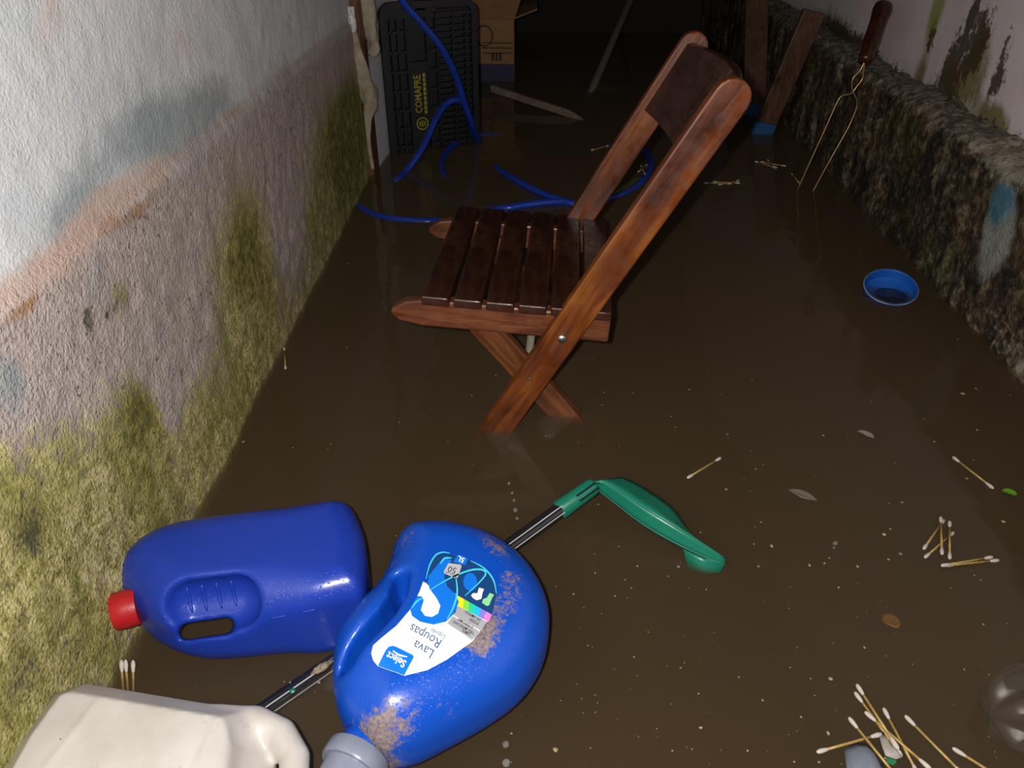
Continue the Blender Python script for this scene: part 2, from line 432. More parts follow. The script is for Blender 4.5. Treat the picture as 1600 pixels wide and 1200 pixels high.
t.bump(t.math('ADD', n2, t.math('MULTIPLY', t.noise(140, 3, .6), .5)), .9, .007)
pl = tag(mesh_obj('trim_1', v_, f_, t.m, smooth=True), 'rough crumbling concrete plinth with slime along the pale wall', 'plinth', kind='structure')
def PB(px, py, ry, rz, s): q = atx(px, py, XR); return (q[1], q[2], ry, rz, s)
set_attr(pl, 'green', blob_mask(P2, [PB(1460, 400, .09, .09, .6), PB(1420, 210, .15, .06, .45), PB(1340, 270, .1, .12, .35), PB(1400, 180, .1, .05, .3)]))
set_attr(pl, 'pale', np.clip((P2[:, 1] - .255) / .03, 0, 1) * .55 + blob_mask(P2, [PB(1590, 560, .06, .05, .6), PB(1570, 270, .1, .03, .5), PB(1480, 300, .06, .06, .2), PB(1530, 500, .08, .04, .3)]))
set_attr(pl, 'blue', blob_mask(P2, [PB(1552, 380, .045, .085, 1.2), PB(1560, 310, .04, .04, .8)]))
set_attr(pl, 'blue2', blob_mask(P2, [PB(1560, 315, .04, .045, 1.2)]))
set_attr(pl, 'dark', np.clip((P2[:, 0] - 1.9) / .8, 0, 1) * .15 + blob_mask(P2, [PB(1490, 440, .04, .06, .5), PB(1400, 330, .07, .09, .45), PB(1480, 260, .06, .05, .5), PB(1510, 250, .03, .03, .5)]))

# ---- far wall and ground, both beyond the flash
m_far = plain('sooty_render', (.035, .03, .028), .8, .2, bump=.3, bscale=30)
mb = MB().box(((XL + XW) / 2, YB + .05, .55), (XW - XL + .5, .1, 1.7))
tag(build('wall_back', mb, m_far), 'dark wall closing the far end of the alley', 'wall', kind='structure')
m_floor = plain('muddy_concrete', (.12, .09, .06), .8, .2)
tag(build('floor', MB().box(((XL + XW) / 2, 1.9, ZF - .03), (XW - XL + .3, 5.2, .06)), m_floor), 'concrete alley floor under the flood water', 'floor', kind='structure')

# ---- muddy flood water: clear skin over a cloudy body
t = NT('muddy_water')
out = t.n['Material Output']
fr = t.new('ShaderNodeFresnel'); geo = t.new('ShaderNodeNewGeometry')          # the same reflectance from either side of the skin
mr = t.new('ShaderNodeMapRange'); mr.inputs['To Min'].default_value = 1.33; mr.inputs['To Max'].default_value = 1 / 1.33
t.link(geo.outputs['Backfacing'], mr.inputs['Value']); t.link(mr.outputs[0], fr.inputs['IOR'])
gl = t.new('ShaderNodeBsdfGlossy'); gl.inputs['Roughness'].default_value = .05
tr = t.new('ShaderNodeBsdfTransparent'); mx = t.new('ShaderNodeMixShader')
bp = t.new('ShaderNodeBump'); bp.inputs['Strength'].default_value = .12; bp.inputs['Distance'].default_value = .01
t.link(t.noise(18, 2, .4), bp.inputs['Height']); t.link(bp.outputs[0], gl.inputs['Normal']); t.link(bp.outputs[0], fr.inputs['Normal'])
t.link(fr.outputs[0], mx.inputs[0]); t.link(tr.outputs[0], mx.inputs[1]); t.link(gl.outputs[0], mx.inputs[2])
t.link(mx.outputs[0], out.inputs['Surface'])
vs = t.new('ShaderNodeVolumeScatter'); va = t.new('ShaderNodeVolumeAbsorption'); ad = t.new('ShaderNodeAddShader')
vs.inputs['Color'].default_value = (.60, .44, .26, 1); vs.inputs['Density'].default_value = 21
va.inputs['Color'].default_value = (.46, .36, .24, 1); va.inputs['Density'].default_value = 62
t.link(vs.outputs[0], ad.inputs[0]); t.link(va.outputs[0], ad.inputs[1]); t.link(ad.outputs[0], out.inputs['Volume'])
t.n.remove(t.b)
x0, x1, y0, y1 = XL - .009, XW, -.45, YB + .02
tag(build('flood_water', MB().box(((x0 + x1) / 2, (y0 + y1) / 2, ZF / 2), (x1 - x0, y1 - y0, -ZF)), t.m),
    'murky brown flood water filling the alley', 'water', kind='stuff')

# ================================================================== CHAIR
m_post = wood('wet_red_wood', (.04, .007, .001), (.125, .027, .003), (.235, .072, .007), (22, 22, 2.2), tilt=.4602)
m_leg = wood('wet_leg_wood', (.05, .012, .004), (.12, .034, .010), (.21, .078, .022), (22, 22, 2.2), tilt=-.7406)
m_slat = wood('wet_dark_wood', (.014, .005, .003), (.034, .011, .006), (.06, .021, .010), (30, 4, 30), rough=.3)
m_rail = wood('worn_red_wood', (.06, .016, .006), (.13, .037, .014), (.22, .075, .028), (4, 30, 30))
m_bolt = plain('zinc_bolt', (.5, .5, .48), .35, metal=1.)
m_pale = plain('pale_dowel', (.5, .46, .36), .5)
C = dict(x0=.0023, y0=1.1671, yaw=-.0556, pitch=-.0567, roll=.0373, zs=.2111, ws=.1939, wp=.1875, xfs=.1466, xbs=-.1292, xrf=.1946, xrb=-.1309,
         xb=-.0615, zb=-.0451, phi=.4602, upl=.3933, ltx=.0722, lphi=-.7406)
RC = Matrix.Rotation(math.pi + C['yaw'], 3, 'Z') @ Matrix.Rotation(C['pitch'], 3, 'Y') @ Matrix.Rotation(C['roll'], 3, 'X')
DZ = .45
base_c = Vector((C['x0'], C['y0'], C['zs'])) + RC @ Vector((0, 0, -DZ))
chair = empty('folding_chair', base_c, 'reddish wooden folding chair with slatted seat standing in the flood water', 'chair')
chair.rotation_euler = RC.to_euler()
def cpart(name, mb, m, parent=chair, bevel=.003, **k):
    o = mesh_obj(name, mb.v, mb.f, m, None, bevel=bevel, **k); o.parent = parent; return o
def stadium(L0, L1, wd, ends=(True, True), n=8):
    p = []; r = wd / 2
    if ends[1]:
        for i in range(n + 1):
            a = -math.pi / 2 + math.pi * i / n; p.append((L1 - r + r * math.cos(a), r * math.sin(a)))
    else: p += [(L1, -r), (L1, r)]
    if ends[0]:
        for i in range(n + 1):
            a = math.pi / 2 + math.pi * i / n; p.append((L0 + r + r * math.cos(a), r * math.sin(a)))
    else: p += [(L0, r), (L0, -r)]
    return p
bx_, bz_ = C['xb'], C['zb'] + DZ
pv = np.array([-math.sin(C['phi']), 0, math.cos(C['phi'])]); pn = np.array([pv[2], 0, -pv[0]])
for sgn in (1, -1):
    yc = sgn * (C['wp'] + .002)
    M = lambda u, v, w_, yc=yc: np.array([bx_, yc, bz_]) + pv * u + pn * v + np.array([0, w_, 0])
    s0 = -(bz_ - .0) / pv[2]
    po = cpart('post', MB().prism(stadium(s0, C['upl'] + .02, .047, (False, True)), .021, M), m_post)
    cpart('bolt', MB().lathe([(.0065, 0), (.0065, .003), (.005, .0045), (.001, .005)], (bx_, yc + sgn * .0105, bz_), (0, sgn, 0), 12), m_bolt, po, 0, smooth=True, sharp=40)
    cpart('screw', MB().lathe([(.0028, 0), (.002, .0012), (.0005, .0015)], np.array([bx_, yc + sgn * .0105, bz_]) - pv * .085 + pn * .004, (0, sgn, 0), 8), m_bolt, po, 0)
    # seat rail with a rounded nose
    yr = sgn * (C['wp'] - .021)
    pr = [(C['xrb'], DZ - .058), (C['xrb'], DZ - .014), (C['xrf'] - .055, DZ - .014), (C['xrf'] - .02, DZ - .02), (C['xrf'], DZ - .034), (C['xrf'] + .001, DZ - .042), (C['xrf'] - .012, DZ - .052), (C['xrf'] - .045, DZ - .058)]
    cpart('seat_rail', MB().prism(pr, .021, lambda u, v, w_, yr=yr: np.array([u, yr + w_, v])), m_rail)
    # short leg to the rear
    yl = sgn * (C['wp'] - .045)
    lv = np.array([math.sin(C['lphi']), 0, -math.cos(C['lphi'])]); ln = np.array([lv[2], 0, -lv[0]])
    Ml = lambda u, v, w_, yl=yl: np.array([C['ltx'], yl, DZ - .05]) + lv * u + ln * v + np.array([0, w_, 0])
    Lg = (DZ - .05) / -lv[2]
    cpart('leg', MB().prism(stadium(-.02, Lg, .042, (True, False)), .02, Ml), m_leg)
# stretcher dowel between the short legs
q = np.array([C['ltx'], 0, DZ - .05]) + lv * .115 + ln * .012
cpart('stretcher', MB().tube([q + [0, -C['wp'] + .05, 0], q + [0, C['wp'] - .05, 0]], .0065, 12), m_pale, bevel=0, smooth=True, sharp=50)
pitch_ = (C['xfs'] - C['xbs'] + .0065) / 6
slat_me = None
for i in range(6):
    xc = C['xfs'] - pitch_ * (i + .5) + .0033
    mb = MB().box((0, 0, -.007), (pitch_ - .0065, 2 * C['ws'], .014))
    if slat_me is None:
        o = cpart('slat', mb, m_slat, bevel=.002); slat_me = o
    else:
        o = slat_me.copy(); COL.objects.link(o); o.parent = chair
    o.location = (xc, 0, DZ)
# curved back board
mb = MB(); N = 14; L0, L1 = C['upl'] - .125, C['upl'] + .008
vs_ = []
for i in range(N + 1):
    y = -C['wp'] + .008 + (2 * C['wp'] - .016) * i / N
    bow = .035 * (1 - (2 * i / N - 1) ** 2)
    cr_ = .018 * (1 - (2 * i / N - 1) ** 2)
    for (u, v) in ((L0 + cr_ * .3, .012), (L1 - .012 + cr_, .012), (L1 - .006 + cr_, .004), (L1 - .012 + cr_, -.004), (L0 + cr_ * .3, -.004)):
        vs_.append(np.array([bx_, y, bz_]) + pv * u + pn * (v - bow))
fs_ = []
for i in range(N):
    for k in range(5):
        a, b = i * 5 + k, i * 5 + (k + 1) % 5; fs_.append((a, b, b + 5, a + 5))
fs_ += [tuple(range(5)), tuple(range(N * 5, N * 5 + 5))]
mb.add(vs_, fs_); cpart('back_board', mb, m_slat, bevel=.001, smooth=True, sharp=50)

# ================================================================== BLUE BOTTLE WITH RED CAP
def blue_plastic(name, c, dirt=False):
    t = NT(name)
    base = t.ramp(t.noise(25, 3), [(.3, tuple(v * .92 for v in c)), (.7, c)])
    rough = .3
    if dirt:
        f = t.math('ADD', t.attr('dirt'), t.math('MULTIPLY', t.math('SUBTRACT', t.noise(110, 7, .85), .5), 2.6))
        f = t.ramp(f, [(.70, 0.), (1.1, .75)])
        base = t.mix(f, base, t.ramp(t.noise(300, 2), [(.3, (.12, .078, .02)), (.7, (.36, .25, .085))]))
        rough = t.mix(f, (.28, .28, .28), (.8, .8, .8))
    t.set(Base_Color=base, Roughness=rough, Specular_IOR_Level=.45, Subsurface_Weight=0.)
    sx = t.ramp(t.noise(420, 2, .6), [(.60, 0.), (.72, 1.)])
    t.bump(t.math('ADD', sx, t.math('MULTIPLY', t.noise(60, 2), .6)), .32, .0012)
    return t.m
m_blue1 = blue_plastic('navy_blue_plastic', (.012, .042, .36))
ZC1, T1, R1 = .042, .064, .05
o1 = [(196, 914), (232, 868), (294, 832), (380, 812), (470, 798), (525, 793), (552, 796), (566, 812), (578, 870), (576, 945), (566, 985), (535, 1000), (480, 1018), (430, 1026), (360, 1040), (285, 1044), (232, 1022), (202, 985), (190, 948)]
poly1 = [atz(x, y, ZC1)[:2] for x, y in o1]
def seen_from_above(poly, T, R, zc):
    # the photo shows the swollen outline of a thick body: take the body's height off the flat outline
    P = np.array(poly); c = (P.min(0) + P.max(0)) / 2; hh = (P[:, 1].max() - P[:, 1].min()) / 2
    e = math.atan2(CAM_H - zc, math.hypot(*c))
    dlt = ((T - R) * math.cos(e) + R * (1 - math.sin(e))) / math.sin(e)
    P[:, 1] = c[1] + (P[:, 1] - c[1]) * (1 - dlt / hh); return [p for p in P]
poly1 = smooth_loop(seen_from_above(poly1, T1, R1, ZC1), 4)
c1 = np.mean(poly1, 0)
va_ = ray(325, 975); va_ = va_ / np.linalg.norm(va_)          # the grip hole slants towards the near side
hole = [atz(x, y, ZC1 + .03) for x, y in [(292, 987), (354, 978)]]
def across(p): return p - (p @ va_)[..., None] * va_
gripc = [atz(x, y, ZC1 + .030) - va_ * .010 for x, y in [(300, 950), (366, 942)]]
def sdf1(p):
    d2 = poly_sdf(p[:, :2], poly1); z = p[:, 2] - ZC1
    f_ = np.clip((p[:, 0] + .30) / .09, 0, 1); R = R1 + (.032 - R1) * f_ * f_ * (3 - 2 * f_)      # tighter corners towards the base
    a = np.maximum(d2 + R, 0); b = np.maximum(np.abs(z) - (T1 - R), 0)
    d = np.sqrt(a * a + b * b) - R + np.minimum(np.maximum(d2 + R, np.abs(z) - (T1 - R)), 0)
    d = smax(d, -capsule(p, gripc[0], gripc[1], .029), .010)
    d = smax(d, -capsule(across(p), across(hole[0]), across(hole[1]), .0088), .008)
    return d
lo = np.r_[np.min(poly1, 0) - .012, ZC1 - T1 - .01]; hi = np.r_[np.max(poly1, 0) + .012, ZC1 + T1 + .01]
V, F = surface_nets(sdf1, lo, hi, .0028)
bt1 = empty('blue_jug', (c1[0], c1[1], ZC1 - T1), 'glossy navy blue jug with red cap floating on its side against the mossy wall', 'jug')
mesh_obj('body', V, F, m_blue1, bt1, smooth=True)
m_red = plain('red_cap_plastic', (.42, .012, .016), .38, bump=.1)
ca = atz(190, 952, ZC1); cb = atz(160, 960, ZC1); ax = (ca - cb); ax[2] = 0; axn = ax / np.linalg.norm(ax)
ca = atz(193, 951, ZC1 + .016); ca[0] += .004; cap0 = ca
build('cap', MB().lathe([(.0205, -.012), (.0215, 0), (.0215, .004), (.021, max(.012, (ca[0] + .4555) - .003)), (.0195, max(.014, ca[0] + .4555)), (.0, max(.0142, ca[0] + .4557))], cap0, -axn, 48, flute=(2, 3, .0007)), m_red, bt1, smooth=True, sharp=50)
def on_jug(x, y, lift=0.):
    d = ray(x, y); d = d / np.linalg.norm(d); tt = np.linspace(.6, 1.3, 1401)
    sv = sdf1(CP + tt[:, None] * d); i = np.argmax(sv < 0); return CP + (tt[i] - lift) * d
for k in range(4):       # grip ribs inside the dish
    pts_ = [on_jug(292 + k * 23 + 9 * t_, 918 - k * 3.5 + 40 * t_, .0006) for t_ in np.linspace(0, 1, 7)]
    build('grip_rib', MB().tube(pts_, [.0008] + [.0020] * 5 + [.0008], 8), m_blue1, bt1, smooth=True)
for (xa, ya, xb2, yb2) in ((421, 967, 446, 962), (470, 957, 494, 952)):     # moulded marks on the near side
    build('moulded_mark', MB().tube([on_jug(xa + (xb2 - xa) * t_, ya + (yb2 - ya) * t_, .0004) for t_ in np.linspace(0, 1, 5)], .0011, 8), m_blue1, bt1, smooth=True)

# ================================================================== DETERGENT BOTTLE
m_blue2 = blue_plastic('bright_blue_plastic', (.004, .066, .45), dirt=True)
ZC2, T2, R2 = .060, .060, .054
o2 = [(690, 822), (645, 828), (622, 850), (610, 890), (590, 930), (560, 965), (532, 1005), (522, 1040), (519, 1095), (526, 1140), (546, 1176), (585, 1216), (640, 1208), (700, 1175), (770, 1130), (820, 1085), (850, 1030), (858, 970), (845, 920), (815, 875), (770, 842), (730, 828)]
poly2 = smooth_loop(seen_from_above([atz(x, y, ZC2)[:2] for x, y in o2], T2, R2, ZC2), 4)
groove = [np.r_[atz(x, y, ZC2 + .05)[:2], ZC2 + T2 + .008] for x, y in [(541, 1026), (556, 1008), (582, 985), (605, 960), (622, 932), (627, 905)]]
def sdf2(p):
    d2 = poly_sdf(p[:, :2], poly2); z = p[:, 2] - ZC2
    a = np.maximum(d2 + R2, 0); b = np.maximum(np.abs(z) - (T2 - R2), 0)
    d = np.sqrt(a * a + b * b) - R2 + np.minimum(np.maximum(d2 + R2, np.abs(z) - (T2 - R2)), 0)
    q = p.copy(); q[:, 2] = ZC2 + T2 + .008 + (p[:, 2] - ZC2 - T2 - .008) * .16
    return smax(d, -chain(q, groove, .0095), .010)
lo = np.r_[np.min(poly2, 0) - .012, ZC2 - T2 - .01]; hi = np.r_[np.max(poly2, 0) + .012, ZC2 + T2 + .01]
V, F = surface_nets(sdf2, lo, hi, .0026)
c2 = np.mean(poly2, 0)
bt2 = empty('detergent_bottle', (c2[0], c2[1], ZC2 - T2), 'bright blue muddy detergent bottle with white label floating beside the navy jug', 'bottle')
bo = mesh_obj('body', V, F, m_blue2, bt2, smooth=True)
dp = [((562, 1140), .018, .8), ((590, 1132), .02, .75), ((625, 1118), .02, .5), ((545, 1105), .015, .4), ((670, 1090), .03, .35), ((745, 1015), .018, 1.0), ((760, 990), .02, .8), ((790, 955), .025, .75), ((800, 915), .02, .7), ((780, 870), .022, .8),
      ((760, 850), .015, .6), ((625, 850), .02, .6), ((660, 822), .025, .6), ((615, 880), .015, .6), ((720, 1080), .03, .35)]
dm = np.zeros(len(V))
for (x, y), r, s in dp:
    q = atz(x, y, ZC2 + .045); dm += s * np.exp(-((V[:, 0] - q[0]) ** 2 + (V[:, 1] - q[1]) ** 2) / r ** 2)
set_attr(bo, 'dirt', dm * (V[:, 2] > ZC2 - .02))
def top2(xy):
    d2 = poly_sdf(np.asarray(xy, float).reshape(-1, 2), poly2)
    a = np.clip(d2 + R2, 0, R2 * .98)
    return ZC2 + (T2 - R2) + np.sqrt(R2 * R2 - a * a)
def lab(X, Y): return atz(580 + X / 5.4545, 850 + Y / 5.4545, ZC2 + T2 - .004)[:2]
def on_label(name, mb2d, m, parent, off, cuts=3):
    """flat print: 2-D faces (label frame) cut fine and laid on the bottle"""
    vs2, fs2 = mb2d
    bm = bmesh.new()
    bv = [bm.verts.new((float(x), float(y), 0)) for x, y in (lab(*q) for q in vs2)]
    for f in fs2:
        try: bm.faces.new([bv[i] for i in f])
        except ValueError: pass
    bmesh.ops.triangulate(bm, faces=bm.faces)
    for _ in range(6):
        long_ = [e for e in bm.edges if e.calc_length() > .006]
        if not long_: break
        bmesh.ops.subdivide_edges(bm, edges=long_, cuts=1)
        bmesh.ops.triangulate(bm, faces=[f for f in bm.faces if len(f.verts) > 3])
    P = np.array([(v.co.x, v.co.y) for v in bm.verts]); z = top2(P) + off
    bm.verts.index_update()
    fs = [tuple(v.index for v in f.verts) for f in bm.faces]
    bm.free()
    o = mesh_obj(name, np.c_[P, z], fs, m, parent, smooth=True)
    # printed side up
    me = o.data
    if sum(p.normal.z for p in me.polygons) < 0: me.flip_normals()
    return o
def poly_face(pts):
    from mathutils.geometry import tessellate_polygon
    return (pts, [tuple(t_) for t_ in tessellate_polygon([[Vector((x, y, 0)) for x, y in pts]])])
def stripe(pts, wd):
    P = catmull([np.array(p + (0,), float) for p in pts], 6); vs = []; n = len(P)
    for i in range(n):
        t_ = P[min(i + 1, n - 1)] - P[max(i - 1, 0)]; t_ /= np.linalg.norm(t_); nn = np.array([-t_[1], t_[0]])
        k = wd * (.35 + .65 * math.sin(math.pi * i / (n - 1)))
        vs += [tuple(P[i][:2] + nn * k), tuple(P[i][:2] - nn * k)]
    return vs, [(2 * i, 2 * i + 1, 2 * i + 3, 2 * i + 2) for i in range(n - 1)]
def text2d(body, org, size, right=(-.87, -.49), bold=0., squeeze=1.):
    cu_ = bpy.data.curves.new('lettering', 'FONT'); cu_.body = body; cu_.size = 1; cu_.resolution_u = 3; cu_.offset = bold
    cu_.align_x = 'CENTER'; cu_.align_y = 'CENTER'
    ob = bpy.data.objects.new('lettering', cu_); COL.objects.link(ob)
    bpy.context.view_layer.update()
    me = ob.evaluated_get(bpy.context.evaluated_depsgraph_get()).to_mesh()
    up = (right[1], -right[0])
    vs = [(org[0] + size * (v.co.x * squeeze * right[0] + v.co.y * up[0]), org[1] + size * (v.co.x * squeeze * right[1] + v.co.y * up[1])) for v in me.vertices]
    fs = [tuple(p.vertices) for p in me.polygons]
    bpy.data.objects.remove(ob, do_unlink=True); bpy.data.curves.remove(cu_)
    return vs, fs
pm = lambda n, c, r=.35, **k: plain(n, c, r, var=.02, **k)
m_white, m_lblue, m_navy, m_cyan = pm('label_white', (.80, .82, .84)), pm('label_blue', (.005, .16, .68)), pm('label_navy', (.008, .05, .17)), pm('label_cyan', (.06, .55, .75))
m_silver, m_ink, m_inkdk = pm('label_silver', (.34, .34, .36)), pm('label_ink', (.05, .12, .25)), pm('label_black', (.03, .03, .05))
white = on_label('label', poly_face([(445, 345), (415, 430), (330, 590), (220, 720), (110, 810), (20, 885), (3, 950), (20, 1010), (60, 1060), (170, 1105), (285, 1140), (480, 1085), (650, 995), (780, 905), (860, 850), (900, 800), (985, 690), (1030, 630), (745, 465), (640, 390), (490, 370)]), m_white, bt2, .0006)
LP = lambda n, g, m, off=.0011: on_label(n, g, m, white, off)
LP('label_panel', poly_face([(478, 335), (500, 220), (540, 145), (600, 108), (680, 118), (850, 172), (960, 240), (1040, 330), (1072, 440), (1030, 630), (745, 470), (640, 395), (480, 375)]), m_navy, .0009)
LP('label_swirl', poly_face([(690, 172), (640, 140), (590, 175), (540, 240), (492, 300), (484, 350), (500, 410), (560, 490), (592, 555), (572, 620), (520, 650), (460, 640), (425, 590), (450, 510), (435, 475), (395, 470), (335, 580), (350, 640), (420, 690), (530, 715), (640, 690), (720, 610), (747, 520), (725, 460), (650, 390), (625, 310), (640, 230)]), m_lblue)
cols = [(.75, .70, .02), (.25, .60, .05), (.02, .55, .30), (.02, .45, .75), (.20, .20, .65), (.70, .20, .55)]
for k in range(6):
    f0, f1 = k / 6, (k + 1) / 6
    top_ = lambda f: (742 + (1030 - 742) * f, 470 + (630 - 470) * f); bot_ = lambda f: (740 + (1000 - 740) * f, 555 + (692 - 555) * f)
    LP('rainbow_band', poly_face([top_(f0), top_(f1), bot_(f1), bot_(f0)]), pm('rainbow_%d' % k, cols[k]))
LP('silver_panel', poly_face([(740, 555), (985, 690), (938, 768), (700, 632)]), m_silver)
LP('silver_panel', poly_face([(696, 640), (934, 774), (858, 842), (650, 705)]), m_silver)
LP('badge', poly_face([(660, 192), (765, 205), (772, 222), (738, 318), (720, 320), (625, 280), (620, 265)]), pm('badge_silver', (.45, .45, .48)), .0014)
LP('volume_tab', poly_face([(740, 118), (828, 152), (800, 212), (700, 182)]), m_lblue, .0014)
LP('drop_mark', poly_face([(845 + 58 * math.cos(a) , 350 + 76 * math.sin(a)) for a in np.linspace(0, 2 * math.pi, 20)[:-1]]), m_lblue)
LP('flask_mark', poly_face([(920, 400), (962, 412), (948, 450), (940, 495), (900, 508), (868, 488), (852, 465), (870, 446), (905, 448)]), m_white)
LP('shirt_mark', poly_face([(1012, 445), (1048, 460), (1030, 490), (1005, 552), (985, 556), (945, 528), (955, 498), (985, 486)]), pm('shirt_green', (.25, .6, .3)))
LP('brand_tab', poly_face([(190, 895), (220, 905), (360, 975), (365, 995), (285, 1140), (170, 1105), (60, 1060), (130, 930), (155, 902)]), m_lblue)
for s_ in ([(470, 325), (500, 210), (550, 125), (610, 98), (672, 106)], [(848, 170), (960, 232), (1040, 330), (1068, 450)]): LP('cyan_line', stripe(s_, 7), m_cyan)
for s_ in ([(500, 425), (620, 350), (740, 290), (860, 250), (950, 250), (975, 290), (900, 380), (800, 470)], [(722, 300), (735, 440), (705, 560), (650, 670)], [(440, 490), (390, 520), (345, 580)], [(590, 200), (630, 150), (690, 150)]): LP('cyan_line', stripe(s_, 8), m_cyan, .0014)
LP('lettering', text2d('Lava', (448, 922), 118, squeeze=.9), m_ink); LP('lettering', text2d('Roupas', (465, 808), 118, squeeze=.86), m_ink)
LP('lettering', text2d('Líquido', (570, 790), 58, squeeze=.8), m_ink)
LP('lettering', text2d('Select', (218, 1012), 92, bold=.02, squeeze=.8), m_white, .0015)
LP('cyan_line', stripe([(188, 938), (240, 975), (312, 992)], 8), m_white, .0015)
LP('lettering', text2d('5L', (768, 160), 62, (-.9, -.4), .02), m_white, .0018); LP('lettering', text2d('50', (692, 250), 78, (-.92, -.3)), m_inkdk, .0018)
LP('lettering', text2d('Rende até', (680, 288), 24, (-.92, -.36)), m_inkdk, .0018)
for s_, o_ in (('PODER', (878, 690)), ('DE LIMPEZA', (868, 642)), ('LIMPA,', (808, 780)), ('TIRA MANCHAS', (790, 740)), ('E PERFUMA', (805, 705))):
    LP('lettering', text2d(s_, o_, 34, (-.86, -.5), .01, .85), m_inkdk, .0015)
# grey screw ring and measuring cap
m_gcap = plain('grey_cap_plastic', (.17, .19, .25), .3, bump=.2, bscale=90)
na = atz(566, 1172, ZC2); nb = atz(523, 1247, ZC2); nx = nb - na; nx[2] = 0; nx /= np.linalg.norm(nx)
build('neck', MB().lathe([(.024, -.02), (.022, .02)], na, nx, 32), m_blue2, bt2, smooth=True)
rg = build('cap', MB().lathe([(.0, .004), (.030, .004), (.0315, .006), (.0315, .019), (.030, .021), (.026, .021), (.0245, .06), (.023, .064), (0, .064)], na, nx, 64, flute=(2, 3, .0009)), m_gcap, bt2, smooth=True, sharp=40)

# ================================================================== WHITE CANISTER
t = NT('dirty_white_plastic')
base = t.ramp(t.noise(12, 5, .6), [(.3, (.42, .385, .35)), (.6, (.52, .495, .465))])
base = t.mix(t.ramp(t.noise(35, 5, .75), [(.60, 0.), (.72, .45)]), base, (.36, .26, .16))
base = t.mix(t.ramp(t.noise(110, 3, .7), [(.70, 0.), (.74, .8)]), base, (.12, .09, .07))
t.set(Base_Color=base, Roughness=.42, Subsurface_Weight=.0, Specular_IOR_Level=.4); t.bump(t.noise(90, 3), .15, .002)
m_can = t.m
ZC3, T3, R3 = .02, .085, .018
o3 = [(14, 1160), (78, 1074), (130, 1056), (385, 1098), (420, 1155), (398, 1330), (370, 1360), (60, 1360), (-60, 1290)]
poly3 = [atz(x, y, ZC3 + .07)[:2] for x, y in o3]
hp = [np.r_[atz(x, y, ZC3 + z_)[:2], ZC3 + z_] for x, y, z_ in [(350, 1130, .045), (400, 1126, .045), (440, 1146, .045), (461, 1184, .045), (458, 1240, .045), (430, 1290, .05), (385, 1300, .05)]]
seam = [(atz(150, 1098, ZC3 + T3), atz(40, 1240, ZC3 + T3)), (atz(330, 1120, ZC3 + T3), atz(268, 1260, ZC3 + T3))]
notch = [np.r_[atz(x, y, ZC3 + .06)[:2], ZC3 + .075] for x, y in [(425, 1165), (420, 1230)]]
def sdf3(p):
    d2 = poly_sdf(p[:, :2], poly3); z = p[:, 2] - ZC3
    a = np.maximum(d2 + R3, 0); b = np.maximum(np.abs(z) - (T3 - R3), 0)
    d = np.sqrt(a * a + b * b) - R3 + np.minimum(np.maximum(d2 + R3, np.abs(z) - (T3 - R3)), 0)
    d = np.maximum(np.maximum(d2, np.abs(z) - T3), (d2 + np.abs(z) - T3 + .024) * .7071)
    d = smax(d2, np.maximum(np.abs(z) - T3, (d2 + np.abs(z) - T3 + .026) * .7071), .003)
    d = smax(d, -capsule(p, notch[0], notch[1], .028), .02)
    d = smin(d, chain(p, hp, .0135), .012)
    d = smin(d, capsule(p, seam[0][0] - [0, 0, .001], seam[0][1] - [0, 0, .001], .0022), .003)
    d = smax(d, -capsule(p, seam[1][0] + [0, 0, .0005], seam[1][1] + [0, 0, .0005], .0016), .002)
    return d
lo = np.r_[np.min(poly3, 0) - .012, ZC3 - T3 - .01]; hi = np.r_[np.max(poly3, 0) + .03, ZC3 + T3 + .012]
V, F = surface_nets(sdf3, lo, hi, .003)
c3 = np.mean(poly3, 0)
cn = empty('white_canister', (c3[0], c3[1], ZC3 - T3), 'grubby white plastic canister with loop handle floating in the near corner', 'canister')
mesh_obj('body', V, F, m_can, cn, smooth=True)

# ================================================================== DUSTPAN
m_green = plain('wet_green_plastic', (.008, .17, .105), .32, var=.08, bump=.08)
m_blackp = plain('black_handle_plastic', (.012, .012, .014), .14, .6)
m_glint = plain('painted_glint', (.42, .43, .44), .25)
g3 = lambda L: [atz(x, y, z) for x, y, z in L]
dpn = empty('dustpan', atz(1000, 800, 0), 'green plastic dustpan with long black handle lying half sunk under the detergent bottle', 'dustpan')
ridge = catmull(g3([(930, 753, .055), (950, 755, .056), (1012, 796, .050), (1075, 835, .034), (1134, 874, .010)]), 4)
near = catmull(g3([(918, 757, .042), (935, 765, .040), (1005, 818, .030), (1075, 857, .016), (1131, 881, .004)]), 4)
def sheet(a, b, th=.0028, k=4):
    n = len(a); a = np.array(a); b = np.array(b); vs = []
    for i in range(n):
        for j in range(k + 1):
            t_ = j / k; vs.append(a[i] * (1 - t_) + b[i] * t_)
    fs = [(i * (k + 1) + j, (i + 1) * (k + 1) + j, (i + 1) * (k + 1) + j + 1, i * (k + 1) + j + 1) for i in range(n - 1) for j in range(k)]
    return vs, fs
def add_sheet(name, a, b, m, parent, th=.0028):
    vs, fs = sheet(a, b); o = mesh_obj(name, vs, fs, m, parent, smooth=True)
    s_ = o.modifiers.new('thickness', 'SOLIDIFY'); s_.thickness = th; s_.offset = 0; return o
add_sheet('side_wall', ridge, near, m_green, dpn)
far_ = catmull(g3([(945, 757, .052), (977, 748, .040), (1045, 789, .030), (1072, 826, .020), (1100, 855, .004)]), 4)
add_sheet('pan_plate', ridge, far_, m_green, dpn)
under = [p + np.array([.02, .035, -.05]) for p in near]
add_sheet('lower_skirt', near[6:], under[6:], m_green, dpn)
